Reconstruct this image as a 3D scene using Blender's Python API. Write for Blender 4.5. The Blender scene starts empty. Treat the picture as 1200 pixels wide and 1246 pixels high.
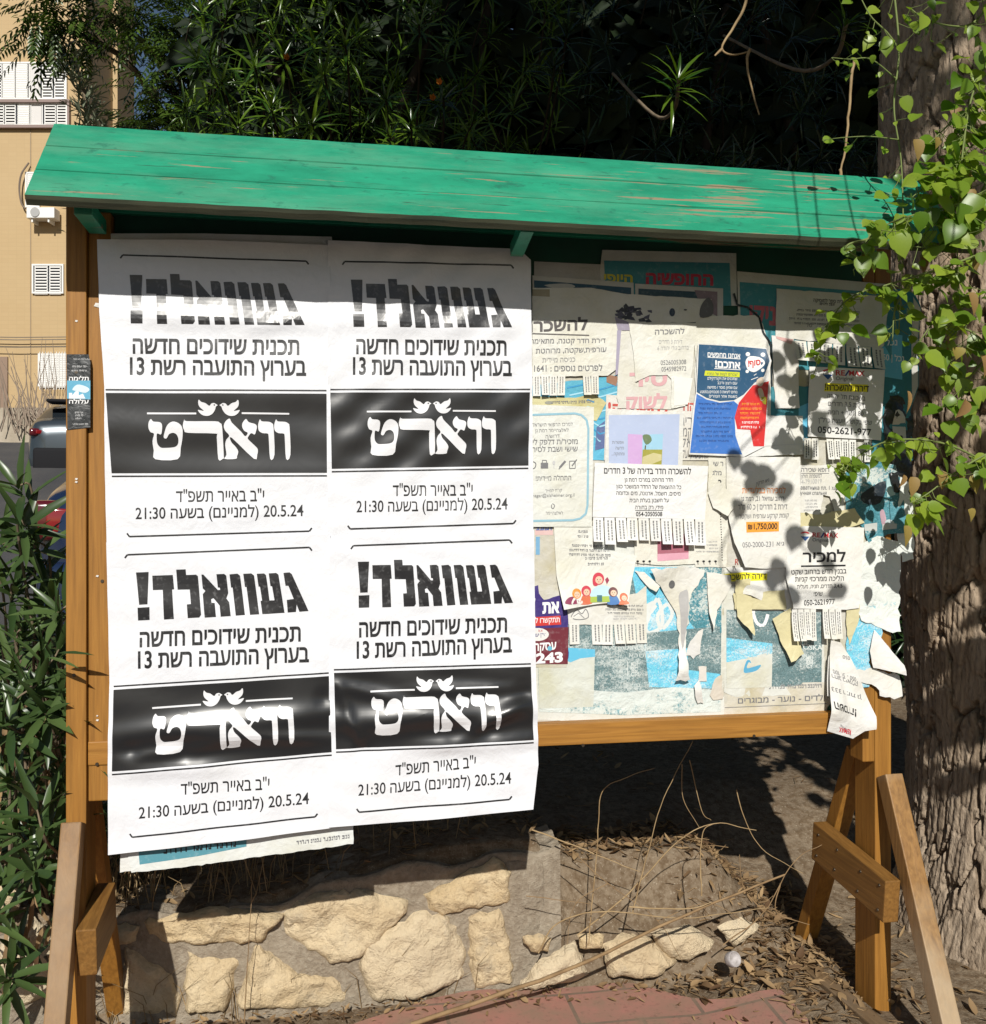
import bpy, bmesh, math, random
import numpy as np
from mathutils import Vector, Matrix, noise as mnoise
R = math.radians
rng = random.Random(7)
NR = np.random.RandomState(11)
sc = bpy.context.scene
col = sc.collection

# ------------------------------------------------------------------ camera, light, exposure
CAM = Vector((0.0, -2.28, 1.45)); YAW = R(10.2); F = 1200.0; CX, CY = 600.0, 623.0
RIGHT = Vector((math.cos(YAW), -math.sin(YAW), 0)); FWD = Vector((math.sin(YAW), math.cos(YAW), 0))
cd = bpy.data.cameras.new("camera"); cam = bpy.data.objects.new("camera", cd); col.objects.link(cam)
cam.location = CAM; cam.rotation_euler = (R(90), 0, -YAW)
cd.sensor_fit = 'HORIZONTAL'; cd.sensor_width = 36; cd.lens = 36; cd.clip_start = 0.05; cd.clip_end = 2000
sc.camera = cam
SUN_EL = R(34.5); SUN_AZ = R(10.0)         # light travels along (sin, cos) of SUN_AZ, downwards
SUNDIR = Vector((math.sin(SUN_AZ)*math.cos(SUN_EL), math.cos(SUN_AZ)*math.cos(SUN_EL), -math.sin(SUN_EL)))
sl = bpy.data.lights.new("sun", 'SUN'); sl.energy = 4.9; sl.angle = R(0.5); sl.color = (1.0, 0.965, 0.895)
so = bpy.data.objects.new("sun", sl); col.objects.link(so)
so.rotation_euler = SUNDIR.to_track_quat('-Z', 'Y').to_euler()
w = bpy.data.worlds.new("World"); sc.world = w; w.use_nodes = True
wn = w.node_tree.nodes; bg = wn["Background"]; sky = wn.new("ShaderNodeTexSky"); sky.sky_type = 'NISHITA'
sky.sun_disc = False; sky.sun_elevation = SUN_EL; sky.sun_rotation = math.pi + SUN_AZ
sky.air_density = 1.0; sky.dust_density = 0.6; sky.ozone_density = 1.0
w.node_tree.links.new(sky.outputs[0], bg.inputs[0]); bg.inputs[1].default_value = 0.05
sc.view_settings.view_transform = 'Standard'; sc.view_settings.look = 'None'
sc.view_settings.exposure = 0.0; sc.view_settings.gamma = 1.0
sc.cycles.max_bounces = 6; sc.cycles.transparent_max_bounces = 6

# ------------------------------------------------------------------ helpers
def at(px, py, t):                                   # a point of the place at camera depth t
    return CAM + (RIGHT*((px-CX)/F) + FWD + Vector((0, 0, (CY-py)/F)))*t
def B(px, py, d=0.0):                                # a point on the board's plane, d in front of it
    u = (px-CX)/F
    t = (-d-CAM.y)/(RIGHT.y*u + FWD.y)
    p = at(px, py, t); return (p.x, p.z)
def PY(px, py, y):
    u = (px-CX)/F; return at(px, py, (y-CAM.y)/(RIGHT.y*u + FWD.y))
def PZ(px, py, z):
    return at(px, py, (CAM.z-z)*F/(py-CY))
def tag(o, label=None, cat=None, group=None, kind=None):
    if label: o['label'] = label
    if cat: o['category'] = cat
    if group: o['group'] = group
    if kind: o['kind'] = kind
    return o
def empty(name, loc, label=None, cat=None, group=None):
    o = bpy.data.objects.new(name, None); col.objects.link(o); o.location = loc
    o.empty_display_size = 0.1
    return tag(o, label, cat, group)
def link(name, me, mat=None, parent=None):
    o = bpy.data.objects.new(name, me); col.objects.link(o)
    if mat: me.materials.append(mat)
    if parent is not None:                           # meshes are written in world coordinates
        o.parent = parent
        base = Vector(parent.location); q = parent
        while q.parent: q = q.parent; base += Vector(q.location)
        me.transform(Matrix.Translation(-base))
    return o
def from_bm(name, bm, mat=None, parent=None, smooth=False):
    me = bpy.data.meshes.new(name); bm.to_mesh(me); bm.free()
    if smooth: me.polygons.foreach_set('use_smooth', [True]*len(me.polygons))
    return link(name, me, mat, parent)
def from_np(name, V, Fc, mat=None, parent=None, smooth=False):
    me = bpy.data.meshes.new(name); V = np.asarray(V, float); Fc = np.asarray(Fc, int)
    n, k = Fc.shape
    me.vertices.add(len(V)); me.vertices.foreach_set('co', V.ravel())
    me.loops.add(n*k); me.loops.foreach_set('vertex_index', Fc.ravel())
    me.polygons.add(n); me.polygons.foreach_set('loop_start', np.arange(0, n*k, k))
    me.update(calc_edges=True); me.validate()
    if smooth: me.polygons.foreach_set('use_smooth', [True]*len(me.polygons))
    return link(name, me, mat, parent)
def grid_faces(nu, nv, wrap=False):
    f = []
    i = np.arange(nu if wrap else nu-1); j = np.arange(nv-1)
    I, J = np.meshgrid(i, j, indexing='ij'); I2 = (I+1) % nu
    return np.stack([I*nv+J, I2*nv+J, I2*nv+J+1, I*nv+J+1], -1).reshape(-1, 4)
def box(bm, c, s, rot=None, bevel=0.0):
    M = Matrix.Translation(c) @ (rot.to_4x4() if rot else Matrix()) @ Matrix.Diagonal((s[0], s[1], s[2], 1))
    r = bmesh.ops.create_cube(bm, size=1.0, matrix=M)
    if bevel:
        es = {e for v in r['verts'] for e in v.link_edges}
        bmesh.ops.bevel(bm, geom=list(es), offset=bevel, segments=2, affect='EDGES', profile=0.6)
def boxmm(bm, a, b, bevel=0.0):
    a, b = Vector(a), Vector(b)
    box(bm, (a+b)/2, (abs(b.x-a.x), abs(b.y-a.y), abs(b.z-a.z)), None, bevel)
def beam(bm, p0, p1, wx, wd, bevel=0.003, side=Vector((1, 0, 0))):   # a bar from p0 to p1; wx along side, wd across
    p0, p1 = Vector(p0), Vector(p1); z = (p1-p0).normalized(); x = (side - z*side.dot(z)).normalized(); y = z.cross(x)
    rot = Matrix((x, y, z)).transposed()
    box(bm, (p0+p1)/2, (wx, wd, (p1-p0).length), rot, bevel)
def tube_np(pts, rad, n=6):
    pts = [Vector(p) for p in pts]; V = []; m = len(pts)
    up = Vector((0.31, 0.2, 0.93))
    for i, p in enumerate(pts):
        t = (pts[min(i+1, m-1)] - pts[max(i-1, 0)]).normalized()
        a = t.cross(up); a = a.normalized() if a.length > 1e-4 else Vector((1, 0, 0)); b = t.cross(a)
        r = rad[i] if hasattr(rad, '__len__') else rad
        for k in range(n):
            an = 2*math.pi*k/n; V.append(p + (a*math.cos(an)+b*math.sin(an))*r)
    Fq = [(i*n+k, i*n+(k+1) % n, (i+1)*n+(k+1) % n, (i+1)*n+k) for i in range(m-1) for k in range(n)]
    return [tuple(v) for v in V], Fq
def spline(pts, per=8):                              # Catmull-Rom through points
    P = [Vector(p) for p in pts]; P = [P[0]*2-P[1]] + P + [P[-1]*2-P[-2]]; out = []
    for i in range(1, len(P)-2):
        for k in range(per):
            t = k/per; a, b, c, d = P[i-1], P[i], P[i+1], P[i+2]
            out.append(0.5*((2*b)+(c-a)*t+(2*a-5*b+4*c-d)*t*t+(3*b-a-3*c+d)*t**3))
    out.append(P[-2]); return out
class Tubes:
    def __init__(s): s.V = []; s.F = []
    def add(s, pts, rad, n=6):
        v, f = tube_np(pts, rad, n); o = len(s.V); s.V += v; s.F += [tuple(i+o for i in q) for q in f]
    def build(s, name, mat, parent=None): return from_np(name, s.V, s.F, mat, parent, True)
def sstep(a, b, x):
    t = np.clip((np.asarray(x, float)-a)/(b-a), 0, 1); return t*t*(3-2*t)
_perm = NR.permutation(512)
def vnoise(x, y, seed=0):                            # smooth value noise on arrays
    x = np.asarray(x, float); y = np.asarray(y, float)
    xi = np.floor(x).astype(int); yi = np.floor(y).astype(int); xf = x-xi; yf = y-yi
    u = xf*xf*(3-2*xf); v = yf*yf*(3-2*yf)
    h = lambda a, b: (_perm[(a*37+b*101+seed*57+_perm[(a+seed) % 512]) % 512]/511.0)*2-1
    return (h(xi, yi)*(1-u)+h(xi+1, yi)*u)*(1-v)+(h(xi, yi+1)*(1-u)+h(xi+1, yi+1)*u)*v
def fbm(x, y, seed=0, oct=4):
    s = 0; a = 1.0; f = 1.0
    for k in range(oct): s = s+a*vnoise(x*f, y*f, seed+k*13); a *= 0.5; f *= 2.03
    return s

# ------------------------------------------------------------------ materials
def new_mat(name):
    m = bpy.data.materials.new(name); m.use_nodes = True
    nt = m.node_tree; return m, nt, nt.nodes['Principled BSDF']
def N(nt, kind, **kw):
    n = nt.nodes.new(kind)
    for k, v in kw.items():
        if k in n.inputs: n.inputs[k].default_value = v
        else: setattr(n, k, v)
    return n
def coords(nt, scale=(1, 1, 1), rot=(0, 0, 0)):
    tc = N(nt, 'ShaderNodeTexCoord'); mp = N(nt, 'ShaderNodeMapping')
    mp.inputs['Scale'].default_value = scale; mp.inputs['Rotation'].default_value = rot
    nt.links.new(tc.outputs['Object'], mp.inputs[0]); return mp.outputs[0]
def ramp(nt, src, stops):
    r = N(nt, 'ShaderNodeValToRGB'); el = r.color_ramp.elements
    while len(el) < len(stops): el.new(0.5)
    for e, (p, c) in zip(el, stops):
        e.position = p; e.color = (c[0], c[1], c[2], 1) if hasattr(c, '__len__') else (c, c, c, 1)
    nt.links.new(src, r.inputs[0]); return r.outputs[0]
def mixc(nt, fac, a, b, mode='MIX'):
    m = N(nt, 'ShaderNodeMix', data_type='RGBA', blend_type=mode)
    for i, v in ((0, fac), (6, a), (7, b)):
        if isinstance(v, bpy.types.NodeSocket): nt.links.new(v, m.inputs[i])
        else: m.inputs[i].default_value = v if i == 0 else (v[0], v[1], v[2], 1)
    return m.outputs[2]
def noise(nt, vec, scale, detail=4, rough=0.55, dist=0.0):
    n = N(nt, 'ShaderNodeTexNoise'); n.inputs['Scale'].default_value = scale
    n.inputs['Detail'].default_value = detail; n.inputs['Roughness'].default_value = rough
    n.inputs['Distortion'].default_value = dist
    nt.links.new(vec, n.inputs['Vector']); return n.outputs[0]
def bump(nt, p, h, strength, dist=0.01):
    b = N(nt, 'ShaderNodeBump'); b.inputs['Strength'].default_value = strength; b.inputs['Distance'].default_value = dist
    nt.links.new(h, b.inputs['Height']); nt.links.new(b.outputs[0], p.inputs['Normal']); return b
def simple(name, c, rough=0.6, spec=0.5, metal=0.0, coat=0.0, bmp=None, var=None):
    m, nt, p = new_mat(name); p.inputs['Base Color'].default_value = (*c, 1); p.inputs['Roughness'].default_value = rough
    p.inputs['Specular IOR Level'].default_value = spec; p.inputs['Metallic'].default_value = metal
    p.inputs['Coat Weight'].default_value = coat; p.inputs['Coat Roughness'].default_value = 0.08
    if bmp or var: v = coords(nt)
    if var:
        n = noise(nt, v, var[0], 5); nt.links.new(mixc(nt, ramp(nt, n, [(0.3, 0.0), (0.7, 1.0)]), c, var[1]), p.inputs['Base Color'])
    if bmp: bump(nt, p, noise(nt, v, bmp[0], 5), bmp[1], bmp[2] if len(bmp) > 2 else 0.01)
    return m
MC = {}
def paper_mat(c, gloss=0.0, stain=0.12, bs=1.0):
    key = ('p', c, gloss, stain, bs)
    if key in MC: return MC[key]
    m, nt, p = new_mat('paper'); v = coords(nt); c = tuple(x*0.92 for x in c)
    n1 = noise(nt, v, 7.0, 5, 0.6); n2 = noise(nt, v, 60.0, 3)
    dark = tuple(x*(1-stain*k) for x, k in zip(c, (1.0, 1.25, 2.2)))
    cc = mixc(nt, ramp(nt, n1, [(0.42, 0.0), (0.72, 1.0)]), c, dark)
    cc = mixc(nt, ramp(nt, n2, [(0.35, 0.10), (0.7, 0.0)]), cc, tuple(x*0.7 for x in c))
    nt.links.new(cc, p.inputs['Base Color'])
    p.inputs['Roughness'].default_value = 0.62-0.37*gloss; p.inputs['Specular IOR Level'].default_value = 0.3+0.25*gloss
    h = N(nt, 'ShaderNodeMath', operation='ADD')
    nt.links.new(noise(nt, v, 10.0, 5, 0.5, 0.9), h.inputs[0])
    a = noise(nt, v, 45.0, 3, 0.5, 1.0); h2 = N(nt, 'ShaderNodeMath', operation='MULTIPLY'); nt.links.new(a, h2.inputs[0]); h2.inputs[1].default_value = 0.3
    nt.links.new(h2.outputs[0], h.inputs[1])
    bump(nt, p, h.outputs[0], 0.35*bs, 0.02)
    MC[key] = m; return m
def ink_mat(c, gloss=0.2):
    key = ('i', c, gloss)
    if key in MC: return MC[key]
    m, nt, p = new_mat('ink'); v = coords(nt)
    n = noise(nt, v, 90.0, 3)
    cc = mixc(nt, ramp(nt, n, [(0.55, 0.0), (0.85, 0.35)]), c, tuple(0.35+0.6*x for x in c))
    nt.links.new(cc, p.inputs['Base Color']); p.inputs['Roughness'].default_value = 0.5-0.18*gloss
    p.inputs['Specular IOR Level'].default_value = 0.35+0.4*gloss
    bump(nt, p, noise(nt, v, 12.0, 3, 0.45, 0.5), 0.14, 0.02)
    MC[key] = m; return m
def wood_mat(name, c0, c1, scale, grey=None):
    m, nt, p = new_mat(name); v = coords(nt, scale)
    n1 = noise(nt, v, 1.0, 6, 0.62, 0.7); v2 = coords(nt, tuple(s*3.5 for s in scale)); n2 = noise(nt, v2, 1.0, 3, 0.6, 0.2)
    cc = mixc(nt, ramp(nt, n1, [(0.3, 0.0), (0.5, 0.55), (0.56, 0.25), (0.72, 1.0)]), c0, c1)
    cc = mixc(nt, ramp(nt, n2, [(0.35, 0.35), (0.6, 0.0)]), cc, tuple(x*0.35 for x in c1))
    kv = coords(nt, tuple(2.2 if s > 10 else 5.0 for s in scale))
    vo = N(nt, 'ShaderNodeTexVoronoi'); vo.inputs['Scale'].default_value = 0.9; nt.links.new(kv, vo.inputs['Vector'])
    cc = mixc(nt, ramp(nt, vo.outputs['Distance'], [(0.03, 0.6), (0.07, 0.0)]), cc, (0.10, 0.045, 0.015))
    if grey:
        g = noise(nt, coords(nt, (2.5, 2.5, 2.5)), 1.0, 5)
        cc = mixc(nt, ramp(nt, g, [(0.42, 0.0), (0.6, 0.7)]), cc, grey)
    nt.links.new(cc, p.inputs['Base Color']); p.inputs['Roughness'].default_value = 0.55; p.inputs['Specular IOR Level'].default_value = 0.35
    bump(nt, p, n1, 0.35, 0.004); return m
def paint_mat(name, c, axis_scale):
    m, nt, p = new_mat(name); v = coords(nt, axis_scale)
    n1 = noise(nt, v, 1.0, 6, 0.66, 0.3); n2 = noise(nt, coords(nt, (1.3, 1.3, 1.3)), 1.0, 3)
    a = N(nt, 'ShaderNodeMath', operation='MULTIPLY_ADD'); nt.links.new(n2, a.inputs[0]); a.inputs[1].default_value = 0.5; nt.links.new(n1, a.inputs[2])
    worn = ramp(nt, a.outputs[0], [(0.872, 0.0), (0.90, 1.0)])
    crack = ramp(nt, noise(nt, coords(nt, tuple(s*1.9 for s in axis_scale)), 1.0, 3, 0.6, 0.3), [(0.300, 1.0), (0.335, 0.0)])
    tint = mixc(nt, ramp(nt, noise(nt, coords(nt, (5, 12, 12)), 1.0, 7, 0.68), [(0.3, 0.0), (0.7, 1.0)]), tuple(x*0.70 for x in c), tuple(min(1, x*1.22) for x in c))
    dust = ramp(nt, noise(nt, coords(nt, (2.2, 7, 7)), 1.0, 6, 0.7), [(0.48, 0.0), (0.75, 0.45)]); tint = mixc(nt, dust, tint, (0.16, 0.33, 0.22))
    cc = mixc(nt, worn, tint, (0.26, 0.22, 0.14)); cc = mixc(nt, crack, cc, (0.03, 0.06, 0.04))
    blot = ramp(nt, noise(nt, coords(nt, (14, 22, 22)), 1.0, 4, 0.7), [(0.60, 0.0), (0.68, 0.6)])
    cc = mixc(nt, blot, cc, (0.02, 0.12, 0.08))
    nt.links.new(cc, p.inputs['Base Color']); p.inputs['Roughness'].default_value = 0.42
    bump(nt, p, n1, 0.3, 0.004); return m
def leaf_mat(name, c0, c1, trans=0.3, rough=0.4, spec=0.5):
    m, nt, p = new_mat(name); g = N(nt, 'ShaderNodeNewGeometry')
    cc = mixc(nt, g.outputs['Random Per Island'], c0, c1); nt.links.new(cc, p.inputs['Base Color'])
    p.inputs['Roughness'].default_value = rough; p.inputs['Specular IOR Level'].default_value = spec
    if trans:
        tb = N(nt, 'ShaderNodeBsdfTranslucent'); nt.links.new(mixc(nt, 1.0, cc, (1.0, 1.0, 0.35), 'MULTIPLY'), tb.inputs[0])
        ms = N(nt, 'ShaderNodeMixShader'); ms.inputs[0].default_value = trans
        nt.links.new(p.outputs[0], ms.inputs[1]); nt.links.new(tb.outputs[0], ms.inputs[2])
        nt.links.new(ms.outputs[0], nt.nodes['Material Output'].inputs[0])
    return m
WOOD_V = wood_mat('stained_wood', (0.37, 0.175, 0.032), (0.235, 0.095, 0.014), (34, 34, 1.5))
WOOD_H = wood_mat('stained_wood', (0.40, 0.19, 0.034), (0.26, 0.105, 0.016), (1.5, 34, 34))
WOOD_Y = wood_mat('stained_wood', (0.28, 0.14, 0.034), (0.15, 0.065, 0.014), (34, 1.5, 34))
WOOD_B = wood_mat('weathered_wood', (0.27, 0.135, 0.04), (0.15, 0.07, 0.02), (34, 34, 1.5), (0.30, 0.20, 0.11))
WOOD_W = wood_mat('weathered_wood', (0.34, 0.185, 0.06), (0.19, 0.09, 0.028), (34, 34, 1.5), (0.42, 0.33, 0.22))
GREEN = paint_mat('green_paint', (0.020, 0.275, 0.155), (3.6, 75, 75))
GREEN_D = paint_mat('green_paint', (0.012, 0.26, 0.15), (1.7, 42, 42))
EDGE = wood_mat('bare_edge', (0.085, 0.085, 0.05), (0.030, 0.045, 0.03), (2.2, 30, 30))
# ------------------------------------------------------------------ ground
PAVE = 0.125; WY = 0.38                              # level of the pavement, line of the low wall
def wall_top(x):
    return 0.400+0.115*sstep(-0.45, 0.55, x)
def hz(x, y):
    x = np.asarray(x, float); y = np.asarray(y, float)
    n = fbm(x*2.3, y*2.3, 3)*0.012+fbm(x*14, y*14, 9, 3)*0.0035
    low = PAVE+0.06*sstep(1.02, 1.36, x)
    k = sstep(0.60, 0.70, x)
    behind = (wall_top(x)+0.02)*(1-k)+(0.295+0.155*sstep(WY+0.02, WY+0.15, y))*k
    behind = behind+(0.45-behind)*sstep(0.75, 1.5, y)
    r = sstep(1.10, 1.42, x)
    behind = behind*(1-r)+(0.19+0.26*sstep(0.5, 1.3, y))*r
    s = sstep(WY, WY+0.03, y)*(1-k)+sstep(WY-0.05, WY+0.06, y)*k
    z = low*(1-s)+behind*s
    z = np.where(y < -0.8, z-0.11, z)
    z = z+n*(0.35+0.65*np.maximum(s, sstep(0.95, 1.25, x)))
    hill = np.minimum(np.maximum(0, (y-6.0))*0.215*sstep(5.5, 9, y), 2.2)
    return z+hill
def axis(dense0, dense1, step, far0, far1):
    a = list(np.arange(dense0, dense1, step)); s = step; v = a[-1]
    while v < far1: s *= 1.22; v += s; a.append(v)
    s = step; v = a[0]
    while v > far0: s *= 1.22; v -= s; a.insert(0, v)
    return np.array(a)
ax = axis(-1.3, 2.6, 0.016, -250, 250); ay = axis(0.1, 2.6, 0.014, -60, 400)
GX, GY = np.meshgrid(ax, ay, indexing='ij'); GZ = hz(GX, GY)
mg, nt, p = new_mat('soil'); v = coords(nt)
n1 = noise(nt, v, 3.0, 8, 0.65); n2 = noise(nt, v, 40.0, 6, 0.7); n3 = noise(nt, v, 150.0, 3)
cc = mixc(nt, ramp(nt, n1, [(0.35, 0.0), (0.62, 1.0)]), (0.265, 0.205, 0.14), (0.19, 0.145, 0.10))
cc = mixc(nt, ramp(nt, n2, [(0.42, 0.0), (0.6, 0.8)]), cc, (0.115, 0.075, 0.042))
cc = mixc(nt, ramp(nt, n3, [(0.62, 0.0), (0.70, 0.7)]), cc, (0.40, 0.34, 0.26))
nt.links.new(cc, p.inputs['Base Color']); p.inputs['Roughness'].default_value = 0.95; p.inputs['Specular IOR Level'].default_value = 0.1
bump(nt, p, n2, 0.6, 0.02)
tag(from_np('ground', np.stack([GX, GY, GZ], -1).reshape(-1, 3), grid_faces(len(ax), len(ay)), mg, None, True), kind='structure')

# red brick pavement in front of the wall
mp_, nt, p = new_mat('red_paving'); v = coords(nt, (1, 1, 1), (0, 0, R(1)))
br = N(nt, 'ShaderNodeTexBrick'); nt.links.new(v, br.inputs['Vector'])
br.inputs['Scale'].default_value = 1.0; br.inputs['Brick Width'].default_value = 0.33; br.inputs['Row Height'].default_value = 0.16
br.inputs['Mortar Size'].default_value = 0.006; br.inputs['Mortar Smooth'].default_value = 0.3
br.inputs['Color1'].default_value = (0.36, 0.16, 0.125, 1); br.inputs['Color2'].default_value = (0.40, 0.19, 0.15, 1); br.inputs['Mortar'].default_value = (0.15, 0.105, 0.08, 1)
d1 = noise(nt, coords(nt), 9, 8, 0.7); d2 = noise(nt, coords(nt), 70, 4, 0.6)
cc = mixc(nt, ramp(nt, d1, [(0.36, 0.0), (0.62, 0.85)]), br.outputs[0], (0.25, 0.17, 0.115))
cc = mixc(nt, ramp(nt, d2, [(0.55, 0.0), (0.72, 0.5)]), cc, (0.12, 0.075, 0.055))
nt.links.new(cc, p.inputs['Base Color']); p.inputs['Roughness'].default_value = 0.85
bump(nt, p, br.outputs['Fac'], -0.5, 0.01)
xs = np.linspace(-3.2, 1.22, 160); rows = 40
edge = 0.155+0.20*sstep(-0.3, 0.5, xs)+0.025*fbm(xs*3.1, xs*0, 5)-0.19*sstep(0.80, 1.13, xs)
Yv = np.linspace(0, 1, rows)[None, :]*(edge+0.75)[:, None]-0.75
Xv = np.repeat(xs[:, None], rows, 1)
Zv = PAVE+0.022+0.03*sstep(0.95, 1.22, Xv)+fbm(Xv*3, Yv*3, 21)*0.003
tag(from_np('pavement', np.stack([Xv, Yv, Zv], -1).reshape(-1, 3), grid_faces(len(xs), rows), mp_, None, True), kind='structure')

# asphalt of the parking lane beyond
ma = simple('asphalt', (0.055, 0.055, 0.06), 0.9, 0.2, bmp=(60, 0.4), var=(1.5, (0.085, 0.082, 0.08)))
xs = np.linspace(-14, 3.5, 60); ys = np.linspace(5.2, 21, 60); XX, YY = np.meshgrid(xs, ys, indexing='ij')
tag(from_np('road', np.stack([XX, YY, hz(XX, YY)+0.035], -1).reshape(-1, 3), grid_faces(60, 60), ma, None, True), kind='structure')

xs = np.linspace(-30, 30, 50); ys = np.linspace(-9.0, -0.86, 30); XX, YY = np.meshgrid(xs, ys, indexing='ij')
tag(from_np('road', np.stack([XX, YY, 0.045+0*XX], -1).reshape(-1, 3), grid_faces(50, 30), ma, None, True), kind='structure')  # unseen asphalt strip, added to cut warm bounce onto the posters
bm = bmesh.new(); boxmm(bm, (-30, -0.87, -0.1), (30, -0.755, 0.153), 0.012); tag(from_bm('kerb', bm, simple('kerb_concrete', (0.26, 0.25, 0.23), 0.85, 0.2, var=(9, (0.18, 0.17, 0.15))), None), kind='structure')
# ------------------------------------------------------------------ the notice board
XL0, XL1 = PY(80, 623, -0.04).x, PY(105, 623, -0.04).x
XR0, XR1 = PY(1065, 623, 0).x, PY(1083, 623, 0).x+0.004
Zr1 = (PY(700, 878, -0.026).z+PY(980, 869, -0.026).z)/2; Zr0 = Zr1-0.052
board = empty('notice_board', (0.45, 0.0, 0.1), 'wooden notice board with braced posts and a green plank roof, covered in papers', 'notice board')
ROOF_L, ROOF_R = -0.556, 1.495; FY, FZ, RY, RZ = -0.222, 2.05, 0.002, 2.277
for (x0, x1, z0, yf) in ((XL0, XL1, 0.0, -0.04), (XR0, XR1, 0.12, 0.0)):
    bm = bmesh.new(); boxmm(bm, (x0, yf, z0), (x1, yf+0.095, 2.13), 0.003); from_bm('post', bm, WOOD_V, board)
zt = PY(118, 975, -0.028).z; zt2 = PY(1058, 927, 0).z
bm = bmesh.new(); boxmm(bm, (XL1+0.001, -0.027, zt), (XL1+0.048, 0.04, 2.10), 0.003); from_bm('upright', bm, WOOD_V, board)
bm = bmesh.new(); boxmm(bm, (XR0-0.034, 0.0, zt2), (XR0-0.001, 0.06, 2.10), 0.003); from_bm('upright', bm, WOOD_V, board)
bm = bmesh.new(); boxmm(bm, (XL1+0.001, -0.031, Zr0), (XR0-0.0355, 0.035, Zr1), 0.003); from_bm('bottom_rail', bm, WOOD_H, board)
bm = bmesh.new(); boxmm(bm, (XL1+0.05, 0.001, Zr1-0.01), (XR0-0.036, 0.016, 2.12), 0.001); from_bm('back_panel', bm, simple('dark_green_paint', (0.012, 0.085, 0.055), 0.6, 0.3, var=(6, (0.02, 0.05, 0.035))), board)
# roof: three planks in front, three behind, ridge to ridge
sl_v = Vector((0, RY-FY, RZ-FZ)); L = sl_v.length; sv = sl_v.normalized(); nv = Vector((0, -sv.z, sv.y)); TH = 0.021
def plank(name, y0, y1, flip, wob, mat=GREEN):
    n = 90; bm = bmesh.new(); rows = []
    for i in range(n+1):
        x = ROOF_L+(ROOF_R-ROOF_L)*i/n
        e0 = 0.003*mnoise.noise(Vector((x*14, wob, 0))) if y0 == 0 else 0.0; e1 = 0.0
        sag = 0.002*mnoise.noise(Vector((x*1.5, wob, 3)))
        ring = []; g0 = 0.0026+0.0016*mnoise.noise(Vector((x*8, wob, 1))); g1 = 0.0026+0.0016*mnoise.noise(Vector((x*8, wob+9, 1)))
        for (s, h) in ((y0+e0, 0), (y0+e0, TH-0.008), (y0+e0+g0, TH), (y1+e1-g1, TH), (y1+e1, TH-0.008), (y1+e1, 0)):
            pt = Vector((x, FY, FZ))+sv*s+nv*(h+sag)
            if flip: pt.y = 2*RY-pt.y+0.012
            ring.append(bm.verts.new(pt))
        rows.append(ring)
    for a, b in zip(rows, rows[1:]):
        for k in range(6):
            f = bm.faces.new((a[k], a[(k+1) % 6], b[(k+1) % 6], b[k]))
    bm.faces.new(rows[0][::-1]); bm.faces.new(rows[-1]); bmesh.ops.recalc_face_normals(bm, faces=bm.faces)
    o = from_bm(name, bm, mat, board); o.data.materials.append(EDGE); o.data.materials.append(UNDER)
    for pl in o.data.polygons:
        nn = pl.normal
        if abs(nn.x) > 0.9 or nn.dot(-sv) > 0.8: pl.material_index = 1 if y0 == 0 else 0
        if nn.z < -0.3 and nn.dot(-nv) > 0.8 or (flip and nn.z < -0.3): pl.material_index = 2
    return o
W3 = L/3
UNDER = simple('dark_green_underside', (0.010, 0.07, 0.045), 0.6, 0.3, var=(6, (0.015, 0.04, 0.028)))  # undersides coloured darker to cut bounce and deepen shade on the posters
for k in range(3):
    plank('roof_plank', k*W3+(0.0 if k == 0 else 0.0002), (k+1)*W3, False, 3.1*k)
    plank('roof_plank', k*W3+(0.0 if k == 0 else 0.0002), (k+1)*W3, True, 3.1*k+11)
for xx in (XL0+0.12, XR0-0.09):                       # green rafters under the planks
    for s in (-1, 1):
        bm = bmesh.new(); a = Vector((xx, RY+s*(0.17), FZ+0.03)); b = Vector((xx, RY+s*0.02, RZ-0.035))
        beam(bm, a, b, 0.045, 0.03, 0.002); from_bm('rafter', bm, GREEN_D, board)
bm = bmesh.new(); boxmm(bm, (XL1+0.002, -0.012, 2.104), (XR0-0.002, 0.04, 2.16), 0.002); from_bm('top_rail', bm, GREEN_D, board)
for (xa, x0, x1) in ((0.452, 0.43, 0.475),):
    bm = bmesh.new(); beam(bm, (xa, -0.185, FZ+0.022), (xa, -0.07, FZ-0.002), 0.03, 0.03, 0.002); from_bm('bracket', bm, GREEN_D, board)
bm = bmesh.new(); beam(bm, (XL1+0.025, -0.185, FZ+0.012), (XL1+0.025, -0.045, FZ+0.012), 0.035, 0.03, 0.002); from_bm('bracket', bm, GREEN_D, board)
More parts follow.
